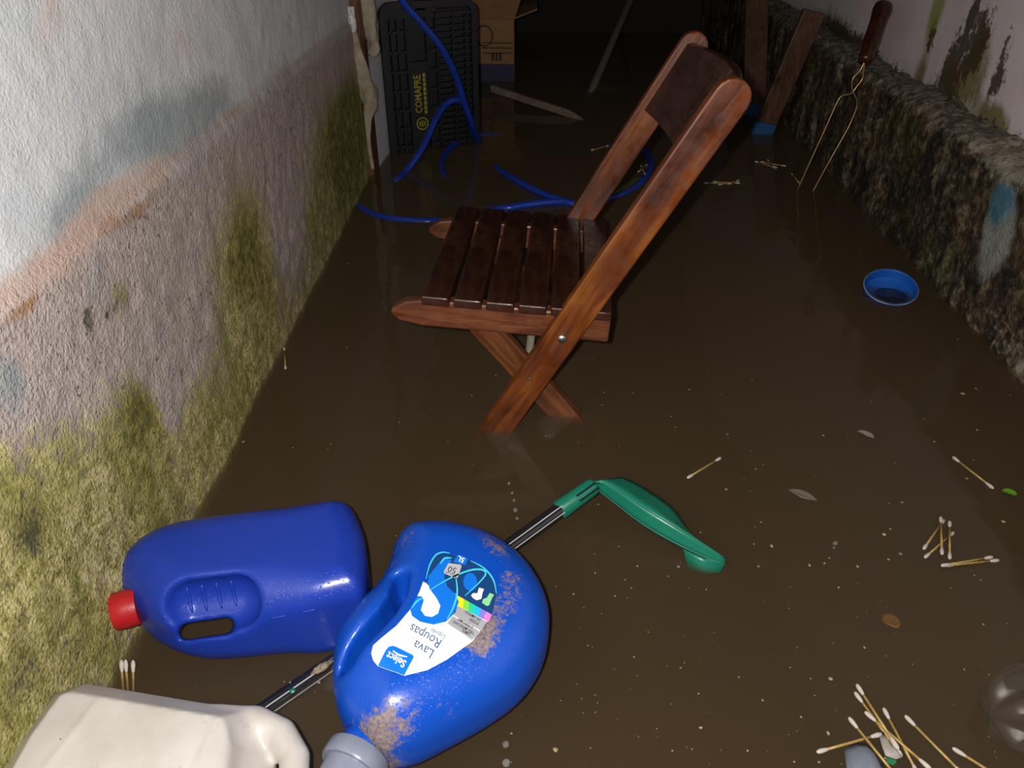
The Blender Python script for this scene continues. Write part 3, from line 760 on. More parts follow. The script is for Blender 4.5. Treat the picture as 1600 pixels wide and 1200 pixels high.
lip_a = g3([(1068, 858, .014), (1100, 872, .008), (1134, 878, .004)]); lip_b = g3([(1076, 888, -.012), (1100, 896, -.010), (1124, 895, -.004)])
add_sheet('lip', lip_a, lip_b, m_green, dpn)
edge = MB().tube(near, .0016, 6); build('rim', edge, plain('scuffed_green_edge', (.10, .30, .22), .4), dpn, smooth=True)
sk = atz(926, 760, .042); s0_ = atz(884, 790, .024)
sd = (sk - s0_) / np.linalg.norm(sk - s0_)
build('socket', MB().lathe([(.010, -.012), (.0135, -.012), (.0135, .0), (.0128, .012), (.0122, np.linalg.norm(sk - s0_)), (.009, np.linalg.norm(sk - s0_) + .004)], s0_, sd, 20), m_green, dpn, smooth=True, sharp=40)
for k in (-1, 1):
    sn = np.cross(sd, cf); sn /= np.linalg.norm(sn); up_ = np.cross(sn, sd); up_ = up_ if up_ @ cf < 0 else -up_
    a = s0_ + sd * .018 + up_ * .0125 + sn * .004 * k; b = s0_ + sd * .05 + up_ * .0122 + sn * .004 * k
    build('socket_slot', MB().tube([a, b], .0014, 6), m_blackp, dpn)
h0 = s0_ + sd * .004; h1 = atz(800, 851, .004); h2 = atz(520, 1037, -.010); h3 = atz(380, 1134, -.008)
hpath = [h0, h1, h1 * .5 + h2 * .5 - np.array([0, 0, .009]), h2, h3]
hd = build('handle', MB().tube(hpath, .0105, 20), m_blackp, dpn, smooth=True, sharp=50)
for k in (-.6, .25):  # pale grey strips painted in for the bright reflections along the glossy handle
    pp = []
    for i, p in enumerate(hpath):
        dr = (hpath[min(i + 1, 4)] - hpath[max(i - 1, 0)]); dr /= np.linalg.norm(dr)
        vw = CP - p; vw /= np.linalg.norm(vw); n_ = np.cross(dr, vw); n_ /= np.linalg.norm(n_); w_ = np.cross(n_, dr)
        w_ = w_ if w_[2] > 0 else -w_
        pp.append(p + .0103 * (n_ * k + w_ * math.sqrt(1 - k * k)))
    build('glint_strip', MB().tube(pp, .0009, 6), m_glint, hd)
# mud clump stuck on the handle
t = NT('mud_clump'); t.set(Base_Color=t.ramp(t.noise(160, 4, .7), [(.35, (.10, .07, .04)), (.6, (.36, .29, .20))]), Roughness=.8); m_mud = t.m
def clump(name, p, q, r, m, label, cat, n=14, seed=1):
    mb = MB(); pts_ = [np.asarray(p) * (1 - k / n) + np.asarray(q) * k / n for k in range(n + 1)]
    rr = [max(.0008, r * math.sin(math.pi * (k + .3) / (n + .6)) * (.75 + .5 * noise.noise(Vector((k * .9, seed, 0))))) for k in range(n + 1)]
    mb.tube(pts_, rr, 9, flat=((0, 0, 1), .5)); return tag(build(name, mb, m, loc=pts_[0], smooth=True), label, cat)
clump('mud_clump', atz(486, 1053, .003), atz(520, 1032, .003), .0075, m_mud, 'pale brown mud clump stuck on the black handle end by the blue bottle', 'mud')
gb = MB().lathe([(.0005, 0), (.003, .0005), (.0034, .0015), (.002, .0024), (.0004, .003)], atz(457, 1080, .0015), (0, 0, 1), 7)
tag(build('green_crumb', gb, m_green, loc=atz(457, 1080, .0015)), 'tiny teal plastic crumb on the black handle near the white canister', 'crumb')

# ================================================================== CRATE, BOX, HOSE, DOOR
m_crate = plain('black_crate_plastic', (.009, .009, .0105), .5, .5, bump=.1)
m_yel = plain('yellow_print', (.34, .29, .02), .5)
ca_ = atz(612, 240); cb_ = atz(750, 222); cx = cb_ - ca_; CW = np.linalg.norm(cx); cx /= CW; cy = np.cross([0, 0, 1], cx); cz = np.array([0, 0, 1.])
CH0, CH1, CD = ZF, .415, .33
RCr = np.stack([cx, cy, cz], 1)
cp = lambda u, v, z: ca_ * [1, 1, 0] + cx * u + cy * v + cz * z
crate = empty('plastic_crate', cp(CW / 2, CD / 2, CH0), 'black plastic crate standing on end with yellow lettering beside the grey door', 'crate')
def cbox(name, u, v, z, su, sv, sz, m=m_crate, bevel=.002, parent=crate): return build(name, MB().box(cp(u, v, z), (su, sv, sz), RCr), m, parent, bevel=bevel)
# outer frame with rounded upper corners
def rframe(d0, d1):
    r = .035; n = 5; out_, inn = [], []
    def loop(i):
        L = []
        for cxx, czz, a0 in ((CW - r, CH1 - r, 0), (r, CH1 - r, math.pi / 2)):
            for k in range(n + 1):
                a = a0 + math.pi / 2 * k / n; L.append((cxx + (r - i) * math.cos(a), czz + (r - i) * math.sin(a)))
        L += [(i, CH0 + i), (CW - i, CH0 + i)]; return L
    A, B = loop(0), loop(.018); N_ = len(A); mb = MB()
    vs = [cp(u, d0, z) for u, z in A] + [cp(u, d0, z) for u, z in B] + [cp(u, d1, z) for u, z in A] + [cp(u, d1, z) for u, z in B]
    fs = []
    for i in range(N_):
        j = (i + 1) % N_
        fs += [(i, j, N_ + j, N_ + i), (2 * N_ + i, 3 * N_ + i, 3 * N_ + j, 2 * N_ + j), (i, 2 * N_ + i, 2 * N_ + j, j), (N_ + i, N_ + j, 3 * N_ + j, 3 * N_ + i)]
    mb.add(vs, fs); return mb
build('rim_frame', rframe(0, .025), m_crate, crate); build('rim_frame', rframe(CD - .02, CD), m_crate, crate)
cbox('inner_panel', CW / 2, .022, (CH0 + CH1) / 2 - .01, CW - .02, .004, CH1 - CH0 - .03)
cbox('logo_panel', .105, .012, .145, .055, .018, .22)
cbox('side_panel', .006, CD / 2, (CH0 + CH1) / 2 - .02, .006, CD - .03, CH1 - CH0 - .09); cbox('side_panel', CW - .006, CD / 2, (CH0 + CH1) / 2 - .02, .006, CD - .03, CH1 - CH0 - .09)
rib0 = None
def ribrow(u0, u1, zs_, th):
    r0 = None
    for z in zs_:
        if r0 is None:
            r0 = cbox('rib', (u0 + u1) / 2, .011, z, u1 - u0, .018, th, bevel=0); z0 = z
        else:
            o = r0.copy(); COL.objects.link(o); o.parent = crate; o.location = (0, 0, z - z0)
ribrow(.165, CW - .02, np.arange(-.04, .40, .0175), .006)
ribrow(.02, .075, np.arange(-.04, .40, .054), .008)
ribrow(.135, .165, np.arange(-.04, .40, .054), .008)
for u in (.03, .05, .074, .135, .165, .215, .255): cbox('upright', u, .011, (CH0 + CH1) / 2 - .02, .006, .018, CH1 - CH0 - .05, bevel=0)
# printed maker's mark, turned on its side
def crate_text(body, u, z, size, m, sq=1.):
    cu_ = bpy.data.curves.new('print', 'FONT'); cu_.body = body; cu_.size = 1; cu_.align_x = 'CENTER'; cu_.align_y = 'CENTER'; cu_.resolution_u = 2; cu_.offset = .015
    ob = bpy.data.objects.new('print', cu_); COL.objects.link(ob); bpy.context.view_layer.update()
    me = ob.evaluated_get(bpy.context.evaluated_depsgraph_get()).to_mesh()
    vs = [cp(u - size * v.co.y, .0025, z + size * sq * v.co.x) for v in me.vertices]; fs = [tuple(p.vertices) for p in me.polygons]
    bpy.data.objects.remove(ob, do_unlink=True)
    mesh_obj('print', vs, fs, m, crate)
lz = (aty(663, 150, float(cp(.11, 0, 0)[1])) )[2]
crate_text('COMAPRE', .098, .165, .030, m_yel, .8);
for k in range(9): build('print_dash', MB().box(cp(.1185, .0024, .112 + .0132 * k), (.008, .0008, .0105), RCr), m_yel, crate)
ring = []; K = 28
vs = []; fs = []
for k in range(K):
    a = 2 * math.pi * k / K
    vs += [cp(.105 + .019 * math.cos(a), .0025, .078 + .019 * math.sin(a)), cp(.105 + .0155 * math.cos(a), .0025, .078 + .0155 * math.sin(a))]
fs = [(2 * k, (2 * k + 2) % (2 * K), (2 * k + 3) % (2 * K), 2 * k + 1) for k in range(K)]
mesh_obj('print_ring', vs, fs, m_yel, crate)
for k in (-1, 0, 1): build('print_bar', MB().box(cp(.105 + .0075 * k, .0024, .078), (.004, .0008, .018 - 4e-3 * abs(k)), RCr), m_yel, crate)

# cardboard box
m_card = plain('cardboard', (.34, .19, .085), .75, .2, bump=.1); m_cardi = plain('cardboard_print', (.05, .03, .025), .7); m_band = plain('blue_band_print', (.02, .022, .07), .6)
YBX = 3.25
b00 = aty(745, 128, YBX); b10 = aty(803, 126, YBX - .03); b01 = aty(748, 30, YBX); 
bx0 = b00[0] - .10; bx1 = b10[0]; bz0 = -.05; bz1 = b01[2]
box = empty('cardboard_box', ((bx0 + bx1) / 2, YBX + .1, bz0), 'brown cardboard box with blue printed band and open flap behind the crate', 'box')
BW = bx1 - bx0
build('body', MB().box(((bx0 + bx1) / 2, YBX + .12, (bz0 + bz1) / 2), (BW, .24, bz1 - bz0)), m_card, box, bevel=.003)
fb = aty(827, 5, YBX + .05)
fl_v = [(bx0, YBX - .002, bz1), (bx1, YBX - .002, bz1), (bx1 + .05, YBX + .10, bz1 + .125), (bx0, YBX + .10, bz1 + .125)]
o = mesh_obj('flap', fl_v, [(0, 1, 2, 3)], m_card, box); sm = o.modifiers.new('thickness', 'SOLIDIFY'); sm.thickness = .005
o = mesh_obj('flap', [(bx1, YBX, bz1), (bx1, YBX + .24, bz1), (bx1 + .09, YBX + .24, bz1 + .03), (bx1 + .09, YBX + .02, bz1 + .03)], [(0, 1, 2, 3)], m_card, box); sm = o.modifiers.new('thickness', 'SOLIDIFY'); sm.thickness = .005
fz = lambda py: aty(790, py, YBX)[2]
build('blue_band', MB().box(((bx0 + bx1) / 2, YBX - .0015, (fz(100) + bz0) / 2), (BW - .002, .003, fz(100) - bz0)), m_band, box)
for py in (67, 75, 83): build('print_line', MB().box((bx1 - .065, YBX - .0012, fz(py)), (.12, .0024, .004)), m_cardi, box)
for k in range(3): build('print_letter', MB().box((aty(770 + 6 * k, 90, YBX)[0], YBX - .0012, fz(89)), (.010, .0024, .03)), m_cardi, box)
q = aty(757, 56, YBX); vs = []
for k in range(24):
    a = 2 * math.pi * k / 24; vs += [(q[0] + .034 * math.cos(a), YBX - .002, q[2] + .040 * math.sin(a)), (q[0] + .028 * math.cos(a), YBX - .002, q[2] + .034 * math.sin(a))]
mesh_obj('print_ring', vs, [(2 * k, (2 * k + 2) % 48, (2 * k + 3) % 48, 2 * k + 1) for k in range(24)], m_cardi, box)

# hose
m_hose = plain('blue_hose_plastic', (.012, .045, .36), .22, .6, var=.1)
YH = 2.33
def hy(x, y, Y): return aty(x, y, Y)
hose_pts = [hy(600, -60, 2.20), hy(628, 0, 2.22), hy(660, 38, 2.24), hy(690, 75, 2.26), (hy(712, 118, 2.29)), hy(727, 165, 2.32), hy(738, 195, 2.36), atz(748, 221, 0), atz(757, 240, -.05), atz(765, 252, -.03),
            atz(778, 264, -.004), atz(800, 278, .004), atz(835, 297, .006), atz(870, 311, .006), atz(905, 319, .003), atz(950, 312, -.003), atz(985, 298, -.004), atz(1008, 278, .002), atz(1017, 255, .004), atz(1008, 236, .002), atz(985, 227, -.006), atz(950, 228, -.012), atz(890, 222, -.04), atz(830, 214, -.04),
            atz(780, 211, -.012), atz(745, 213, -.004), atz(715, 222, .002), atz(697, 238, .0), atz(690, 258, -.004), atz(697, 280, -.012), atz(720, 310, -.05), atz(745, 325, -.03), atz(785, 326, .0), atz(830, 319, .006), atz(880, 316, .002), atz(900, 330, -.04),
            atz(850, 345, -.06), atz(760, 348, -.04), atz(690, 346, -.010), atz(650, 346, -.006), atz(610, 342, -.004), atz(580, 334, -.004), atz(562, 322, -.008), atz(560, 305, -.05), atz(590, 294, -.05),
            atz(616, 284, -.008), hy(634, 268, 2.16), hy(655, 240, 2.20), hy(668, 215, 2.24), hy(680, 188, 2.28), hy(695, 165, 2.33), hy(712, 156, 2.35), hy(726, 165, 2.37), hy(735, 190, 2.40), atz(742, 222, -.01)]
tag(build('garden_hose', MB().tube(catmull(hose_pts, 7), .0098, 10), m_hose, loc=atz(748, 221, 0), smooth=True), 'blue garden hose hanging over the crate and looping through the water', 'hose')

# grey door leaf with wooden edge
m_door = plain('grey_door_paint', (.72, .72, .77), .6, var=.06, bump=.15); m_brown = wood('brown_edge_wood', (.06, .02, .01), (.13, .045, .02), (.2, .08, .035), (30, 30, 4))
d0 = np.array([-.443, 2.20, 0]); d1 = np.array([-.395, 2.85, 0]); dd = (d1 - d0); DL = np.linalg.norm(dd); dd /= DL
RD = np.stack([dd, np.cross([0, 0, 1], dd), [0, 0, 1]], 1)
dr_ = tag(build('door_1', MB().box((d0 + d1) / 2 + RD[:, 1] * .02 + [0, 0, .43], (DL, .04, 1.34), RD), m_door, loc=(d0 + d1) / 2 + [0, 0, ZF], bevel=.003), 'pale grey door leaf at the end of the mossy wall', 'door', kind='structure')
build('edge_strip', MB().box((-.460, 2.178, .43), (.036, .09, 1.34)), m_brown, dr_, bevel=.002)
m_latch = plain('white_latch_plastic', (.62, .6, .57), .4)
lt = tag(empty('door_latch', aty(549, 35, 2.125), 'small white plastic latch on the brown door edge above the cloth', 'latch'))
qa, qb = aty(549, 12, 2.118), aty(549, 22, 2.118)
build('plate', MB().box((qa + qb) / 2 , (.016, .008, abs(qa[2] - qb[2]) + .006)), m_latch, lt, bevel=.001)
build('screw', MB().lathe([(.0022, 0), (.0015, .001)], (qa + qb) / 2 - [0, .004, 0], (0, -1, 0), 8), m_bolt, lt)
qc, qd = aty(548, 23, 2.112), aty(551, 50, 2.112)
build('hook_body', MB().tube([qc, qc * .7 + qd * .3, qc * .3 + qd * .7, qd], [.009, .0125, .0125, .009], 10, flat=((0, 1, 0), .6)), m_latch, lt, smooth=True, sharp=60)
build('catch', MB().tube([qc * .8 + qd * .2 + [-.004, -.009, 0], qc * .2 + qd * .8 + [-.002, -.009, 0]], .004, 8), m_latch, lt, smooth=True)
m_cloth = plain('grubby_cloth', (.40, .34, .25), .9, .1, var=.3, scale=40, bump=.5, bscale=60)
def cloth(name, pts, rad, label):
    P = catmull([aty(x, y, Y) for x, y, Y in pts], 5); n = len(P); rr = np.interp(np.linspace(0, 1, n), np.linspace(0, 1, len(rad)), rad)
    mb = MB(); vs = []; fs = []; K = 14
    for i, p in enumerate(P):
        for k in range(K):
            a = 2 * math.pi * k / K
            f = 1 + .28 * math.sin(3 * a + i * .35) + .12 * math.sin(5 * a - i * .5)
            vs.append(np.asarray(p) + np.array([math.cos(a) * rr[i] * f, math.sin(a) * rr[i] * .55 * f, 0]))
    for i in range(n - 1):
        for k in range(K):
            a, b = i * K + k, i * K + (k + 1) % K; fs.append((a, b, b + K, a + K))
    fs += [tuple(range(K)), tuple(range((n - 1) * K, n * K))]
    mb.add(vs, fs)
    return tag(build(name, mb, m_cloth, loc=P[-1], smooth=True), label, 'cloth')
cloth('cloth_strip', [(550, 50, 2.118), (557, 85, 2.118), (566, 115, 2.118), (574, 140, 2.118), (577, 165, 2.118), (575, 185, 2.122), (576, 215, 2.125), (579, 245, 2.125), (582, 264, 2.125)], [.010, .015, .020, .024, .019, .010, .005, .0055, .005], 'long twisted beige cloth strip hanging beside the mossy wall down to the water')
cloth('cloth_rag', [(562, -30, 2.20), (569, 0, 2.20), (576, 30, 2.20), (581, 55, 2.20), (584, 72, 2.195), (583, 82, 2.195), (584, 88, 2.195)], [.020, .022, .020, .016, .012, .015, .007], 'short beige rag with knotted end hanging on the grey door')

# ================================================================== FAR CLUTTER
m_batten = wood('wet_grey_batten', (.16, .11, .085), (.26, .19, .15), (.36, .27, .22), (6, 30, 30)); m_pole = plain('dull_metal_pole', (.32, .30, .26), .4, metal=.3)
a, b = atz(768, 138, .05), atz(916, 186, .003); e = b - a; Lb = np.linalg.norm(e); e /= Lb; s_ = np.cross([0, 0, 1], e); s_ /= np.linalg.norm(s_); u_ = np.cross(e, s_)
poly = [(0, -.014), (Lb - .07, -.014), (Lb, .010), (Lb - .03, .014), (0, .014)]
tag(build('wooden_batten', MB().prism(poly, .016, lambda u, v, w_: a + e * u - u_ * v * .9 + s_ * (w_ + v * .3)), m_batten, loc=(a + b) / 2, bevel=.002), 'pale wooden batten with pointed end floating in front of the cardboard box', 'batten')
pa = atz(919, 154, -.02); pb = aty(985, 0, 4.0); dirp = pb - pa; pc = pa + dirp * ((YB - .02 - pa[1]) / dirp[1])
pb2 = pa - dirp / np.linalg.norm(dirp) * .25
tag(build('metal_pole', MB().tube([pb2, pc], .0155, 14), m_pole, loc=pb2, smooth=True, sharp=50), 'dull grey metal pole slanting out of the dark water', 'pole')
m_plank = wood('brown_plank', (.05, .02, .012), (.10, .045, .025), (.16, .075, .045), (30, 30, 4)); m_bpaint = plain('blue_foot_paint', (.02, .10, .27), .5)
def plank(px0, top, label, wd, split_py, name='plank'):
    a = atz(*px0, 0); b = top; e = b - a; a2 = a - e / e[2] * (.24); L = np.linalg.norm(b - a2); e = e / np.linalg.norm(e)
    s_ = np.cross(e, [0, -1, 0]); s_ /= np.linalg.norm(s_); n_ = np.cross(s_, e); R = np.stack([s_, n_, e], 1)
    cut = np.linalg.norm(atz(*px0, 0) - a2) + split_py
    r = empty(name, a2, label, 'plank')
    build('board', MB().box(a2 + e * (cut + L) / 2, (wd, .025, L - cut), R), m_plank, r, bevel=.003)
    build('painted_foot', MB().box(a2 + e * cut / 2, (wd + .002, .027, cut), R), m_bpaint, r, bevel=.003)
plank((1190, 207), atx(1272, 18, .845), 'leaning brown plank with bright blue foot resting against the slimy plinth', .068, .035)
plank((1178, 178), aty(1183, -40, 3.02), 'upright dark brown plank with blue foot behind the leaning plank', .078, .03)
a = atz(1222, 165, -.2); tag(build('thin_lath', MB().box(a + [.0, .02, .38], (.03, .015, .76)), m_plank, loc=a, bevel=.002), 'thin dark wooden lath between the two blue-footed planks', 'lath')

# barbecue fork
m_hand = wood('varnished_handle', (.02, .006, .004), (.05, .014, .008), (.09, .026, .012), (30, 30, 4), rough=.22); m_wire = plain('brass_wire', (.55, .36, .18), .32, metal=.8)
fk_b = atx(1351, 96, .835); fk_t = atx(1381, 8, .895)
fork = empty('barbecue_fork', atz(1248, 294), 'two-pronged barbecue fork with brown wooden handle leaning on the slimy plinth', 'fork')
fx = (fk_t - fk_b); FL = np.linalg.norm(fx); fx /= FL
build('handle', MB().lathe([(.006, -.004), (.0165, .0), (.018, .01), (.0172, .03), (.0205, .06), (.0200, FL * .7), (.0235, FL * .9), (.0220, FL - .004), (.012, FL + .003), (.001, FL + .004)], fk_b, fx, 24), m_hand, fork, smooth=True)
wz = lambda x, y, f: (atz(1248, 294) * (1 - f) + fk_b * f)
def wp(x, y, f):
    d = ray(x, y); t0 = atz(1260, 297); Y = t0[1] * (1 - f) + fk_b[1] * f; return aty(x, y, Y)
p1 = [fk_b, wp(1344, 110, .93), wp(1333, 122, .88), wp(1331, 135, .82), wp(1334, 146, .78), wp(1339, 158, .73), wp(1337, 172, .67), wp(1325, 200, .52), wp(1297, 250, .25), wp(1268, 303, -.02)]
p2 = [fk_b, wp(1349, 112, .93), wp(1347, 124, .88), wp(1338, 136, .82), wp(1330, 146, .78), wp(1316, 150, .75), wp(1308, 160, .70), wp(1290, 200, .50), wp(1268, 248, .25), wp(1246, 297, -.02)]
for p_ in (p1, p2): build('prong', MB().tube(catmull(p_, 5), .0022, 8), m_wire, fork, smooth=True)

# blue lid
m_lid = plain('blue_lid_plastic', (.012, .11, .48), .35); lc = (atz(1352, 457) + atz(1426, 457)) / 2
tilt = Matrix.Rotation(math.radians(17), 3, 'X') @ Matrix.Rotation(math.radians(-5), 3, 'Y')
lax = np.array(tilt @ Vector((0, 0, 1)))
lid = empty('round_lid', lc + [0, 0, -.012], 'round blue plastic lid floating open side up near the plinth', 'lid')
build('shell', MB().lathe([(0, -.016), (.046, -.016), (.050, -.012), (.0515, .008), (.0525, .0095), (.0515, .011), (.0490, .009), (.0475, -.010), (.044, -.0125), (0, -.0125)], lc + [0, 0, .006], lax, 48, cap=False), m_lid, lid, smooth=True, sharp=45)
build('rim', MB().tube([lc + [0, 0, .006] + np.array(tilt @ Vector((.0525 * math.cos(a), .0525 * math.sin(a), .0085))) for a in np.linspace(0, 2 * math.pi, 41)], .0012, 6, cap=False), plain('worn_lid_edge', (.34, .36, .40), .4), lid, smooth=True)
t = NT('lid_puddle'); t.set(Base_Color=(.02, .02, .035), Roughness=.08); t.bump(t.noise(60, 2), .3, .003)
build('puddle', MB().lathe([(0, 0), (.032, 0)], lc + np.array([0, -.012, .0005]), (0, 0, 1), 24, cap=False), t.m, lid)

# clear drinks bottle, moulded five-foot base towards us
t = NT('smoky_clear_plastic'); t.set(Base_Color=(.86, .78, .68), Roughness=.05, Transmission_Weight=.97, IOR=1.48); t.bump(t.noise(40, 3), .25, .004)
m_pet = t.m
pb_ = atz(1530, 1120, .015); ax_ = np.array([.97, .06, .05]); ax_ /= np.linalg.norm(ax_)
xa = np.cross(ax_, [0, 0, 1]); xa /= np.linalg.norm(xa); ya = np.cross(xa, ax_); ya = ya if ya[2] > 0 else -ya
mb = MB(); NS, NA = 34, 60; vs = []; fs = []
for i in range(NS):
    f = i / (NS - 1); s = .27 * f
    for k in range(NA):
        a = 2 * math.pi * k / NA; pet = (.5 + .5 * math.cos(5 * a + .7)) ** .55
        near_ = max(0, 1 - s / .075)
        R_ = .052
        r_dome = R_ * math.sqrt(max(0, 1 - (max(0, .055 - s) / .055) ** 2)) if s < .055 else R_
        r_ = r_dome * (1 - .30 * near_ ** .8 * (1 - pet))
        if s > .19: r_ = R_ + (.014 - R_) * min(1, (s - .19) / .06) ** .8
        if i == 0: r_ = .004
        vs.append(pb_ + ax_ * (s - .012 * pet * near_ * (r_ / R_) + .012) + r_ * (math.cos(a) * xa + math.sin(a) * ya))
for i in range(NS - 1):
    for k in range(NA):
        a, b = i * NA + k, i * NA + (k + 1) % NA; fs.append((a, b, b + NA, a + NA))
fs += [tuple(range(NA)), tuple(range((NS - 1) * NA, NS * NA))]
mb.add(vs, fs)
pet = empty('drinks_bottle', pb_ + [.1, 0, -.05], 'smoky clear plastic drinks bottle with lobed base at the right edge', 'bottle')
o = build('body', mb, m_pet, pet, smooth=True); sm = o.modifiers.new('wall', 'SOLIDIFY'); sm.thickness = .0007; sm.offset = -1
ec = pb_ + ax_ * .27
build('cap', MB().lathe([(.0, 0), (.015, 0), (.015, .014), (0, .015)], ec, ax_, 20), plain('dark_cap', (.05, .03, .03), .4), pet, smooth=True, sharp=40)

# scraps at the near edge
def film(name, px, m, label, cat, z=.003, hump=.012, th=.0008):
    c = np.mean([atz(x, y, z) for x, y in px], 0); out_ = [atz(x, y, z) for x, y in px]; n = len(out_); vs = [c + [0, 0, hump]]
    for f in (.5, 1.):
        for p in out_: vs.append(c * (1 - f) + p * f + [0, 0, hump * (1 - f) * 1.2 + .001 * math.sin(p[0] * 900)])
    fs = [(0, 1 + k, 1 + (k + 1) % n) for k in range(n)] + [(1 + k, 1 + n + k, 1 + n + (k + 1) % n, 1 + (k + 1) % n) for k in range(n)]
    o = mesh_obj(name, vs, fs, m, loc=c, smooth=True); s_ = o.modifiers.new('thickness', 'SOLIDIFY'); s_.thickness = th; s_.offset = 1
    return tag(o, label, cat)
m_film = plain('grey_film', (.16, .18, .22), .2, .6, bump=.2, bscale=60); m_paper = plain('grey_paper', (.32, .30, .27), .6); m_grn = plain('green_print', (.02, .16, .06), .5)
film('plastic_scrap', [(1320, 1172), (1335, 1160), (1352, 1163), (1372, 1178), (1385, 1215), (1360, 1240), (1325, 1215)], m_film, 'bluish grey plastic film scrap under the swabs at the near edge', 'scrap')
ps = film('paper_scrap', [(1374, 1150), (1380, 1144), (1388, 1158), (1397, 1170), (1409, 1176), (1408, 1184), (1400, 1186), (1383, 1182), (1378, 1168)], m_paper, 'torn grey paper scrap with green corner under the swab pile', 'scrap', .004, .002)
gs = [atz(x, y, .0055) for x, y in [(1384, 1183), (1398, 1187), (1402, 1190), (1396, 1196), (1386, 1192)]]
mesh_obj('green_corner', gs, [tuple(range(5))], m_grn, ps)

# ================================================================== COTTON SWABS
m_stick = plain('yellowed_swab_stick', (.36, .24, .07), .4, var=.3, scale=120); m_cot = plain('wet_cotton', (.52, .46, .42), .8, .3, bump=.3, bscale=400)
SL = .076
stick_me = build('stick', MB().tube([(-SL / 2 + .006, 0, 0), (SL / 2 - .006, 0, 0)], .0014, 8), m_stick, smooth=True).data
tip_me = build('cotton_tip', MB().lathe([(.0002, 0), (.0016, .001), (.0024, .004), (.0023, .008), (.0017, .012), (.0011, .0145)], (-SL / 2, 0, 0), (1, 0, 0), 10), m_cot, smooth=True).data
for nm in ('stick', 'cotton_tip'): bpy.data.objects.remove(bpy.data.objects[nm], do_unlink=True)
def swab(a, b, label, z=.0015, fit=True):
    dip = .7 if 'poking' in label else 0.
    p, q = atz(*a, z), atz(*b, z); c = (p + q) / 2; d = q - p; L = np.linalg.norm(d)
    if not fit: c = p + d / L * SL / 2 * math.cos(dip)
    r = empty('cotton_swab', c - np.array([0, 0, math.sin(dip) * SL * .40]), label, 'swab', 'cotton swabs floating on the flood water')
    r.rotation_euler = Euler((0, dip, math.atan2(d[1], d[0])), 'XYZ')
    for nm, me, rz in (('stick', stick_me, 0), ('cotton_tip', tip_me, 0), ('cotton_tip', tip_me, math.pi)):
        o = bpy.data.objects.new(nm, me); COL.objects.link(o); o.parent = r; o.rotation_euler = (0, 0, rz)
    return r
SW = [((1072, 748), (1128, 714), 'lone cotton swab slanting up to the right of the green dustpan'),
      ((1489, 714), (1552, 763), 'lone cotton swab slanting down beside the small green leaf'),
      ((1470, 806), (1472, 868), 'upright cotton swab, left one of the two parallel swabs in the right-hand pile', .006),
      ((1484, 813), (1484, 875), 'upright cotton swab, right one of the two parallel swabs in the right-hand pile', .006),
      ((1443, 858), (1475, 812), 'slanting muddy cotton swab, upper left of the right-hand pile', .002),
      ((1443, 873), (1492, 830), 'slanting muddy cotton swab, lower left crossing under the right-hand pile', .002),
      ((1470, 884), (1552, 870), 'nearly level cotton swab below the right-hand pile, upper of the pair', .005),
      ((1474, 884), (1563, 875), 'nearly level cotton swab below the right-hand pile, lower of the pair', .001),
      ((1343, 1076), (1399, 1163), 'cotton swab reaching farthest up at the near right pile', .009),
      ((1342, 1090), (1402, 1172), 'muddy cotton swab tucked just under the farthest one of the near pile', .003),
      ((1356, 1116), (1450, 1198), 'long slanting cotton swab crossing the middle of the near pile', .007),
      ((1385, 1115), (1432, 1205), 'steep cotton swab leaning across the right side of the near pile', .004),
      ((1281, 1174), (1373, 1148), 'cotton swab pointing left, lying over the grey film scrap', .009),
      ((1336, 1133), (1400, 1212), 'cotton swab lying over the torn paper scrap, left of the near pile', .011),
      ((1420, 1124), (1505, 1210), 'separate cotton swab just right of the near pile', .003),
      ((1513, 1184), (1590, 1232), 'cotton swab at the near edge below the clear drinks bottle', .003),
      ((444, 545), (446, 574), 'small cotton swab floating alone near the mossy wall'),
      ((189, 1048), (181, 1092), 'cotton swab poking out behind the white canister, leftmost of three', .004),
      ((196, 1047), (189, 1092), 'cotton swab poking out behind the white canister, middle of three', .004),
      ((206, 1050), (195, 1092), 'cotton swab poking out behind the white canister, rightmost of three', .004),
      ((1101, 286), (1142, 287), 'far cotton swab lying level right of the chair post, left of its group', .002),
      ((1118, 290), (1160, 281), 'far cotton swab slanting right of the chair post, right of its group', .004),
      ((1115, 284), (1155, 286), 'far cotton swab crossing behind the two beside the chair post', .001),
      ((1180, 252), (1212, 262), 'far cotton swab below the blue-footed planks, leftmost of its group', .002),
      ((1195, 246), (1218, 266), 'far cotton swab below the blue-footed planks, steepest of its group', .004),
      ((1196, 254), (1220, 258), 'far cotton swab below the blue-footed planks, lowest of its group', .001),
      ((1236, 270), (1250, 287), 'far cotton swab touching the fork prong at the water', .002),
      ((1000, 256), (1009, 275), 'far cotton swab inside the blue hose loop, right one', .012),
      ((998, 268), (1010, 258), 'far cotton swab inside the blue hose loop, left one', .010),
      ((930, 233), (945, 229), 'tiny far cotton swab behind the far chair post', .002)]
for s_ in SW:
    swab(s_[0], s_[1], s_[2], s_[3] if len(s_) > 3 else .0015)

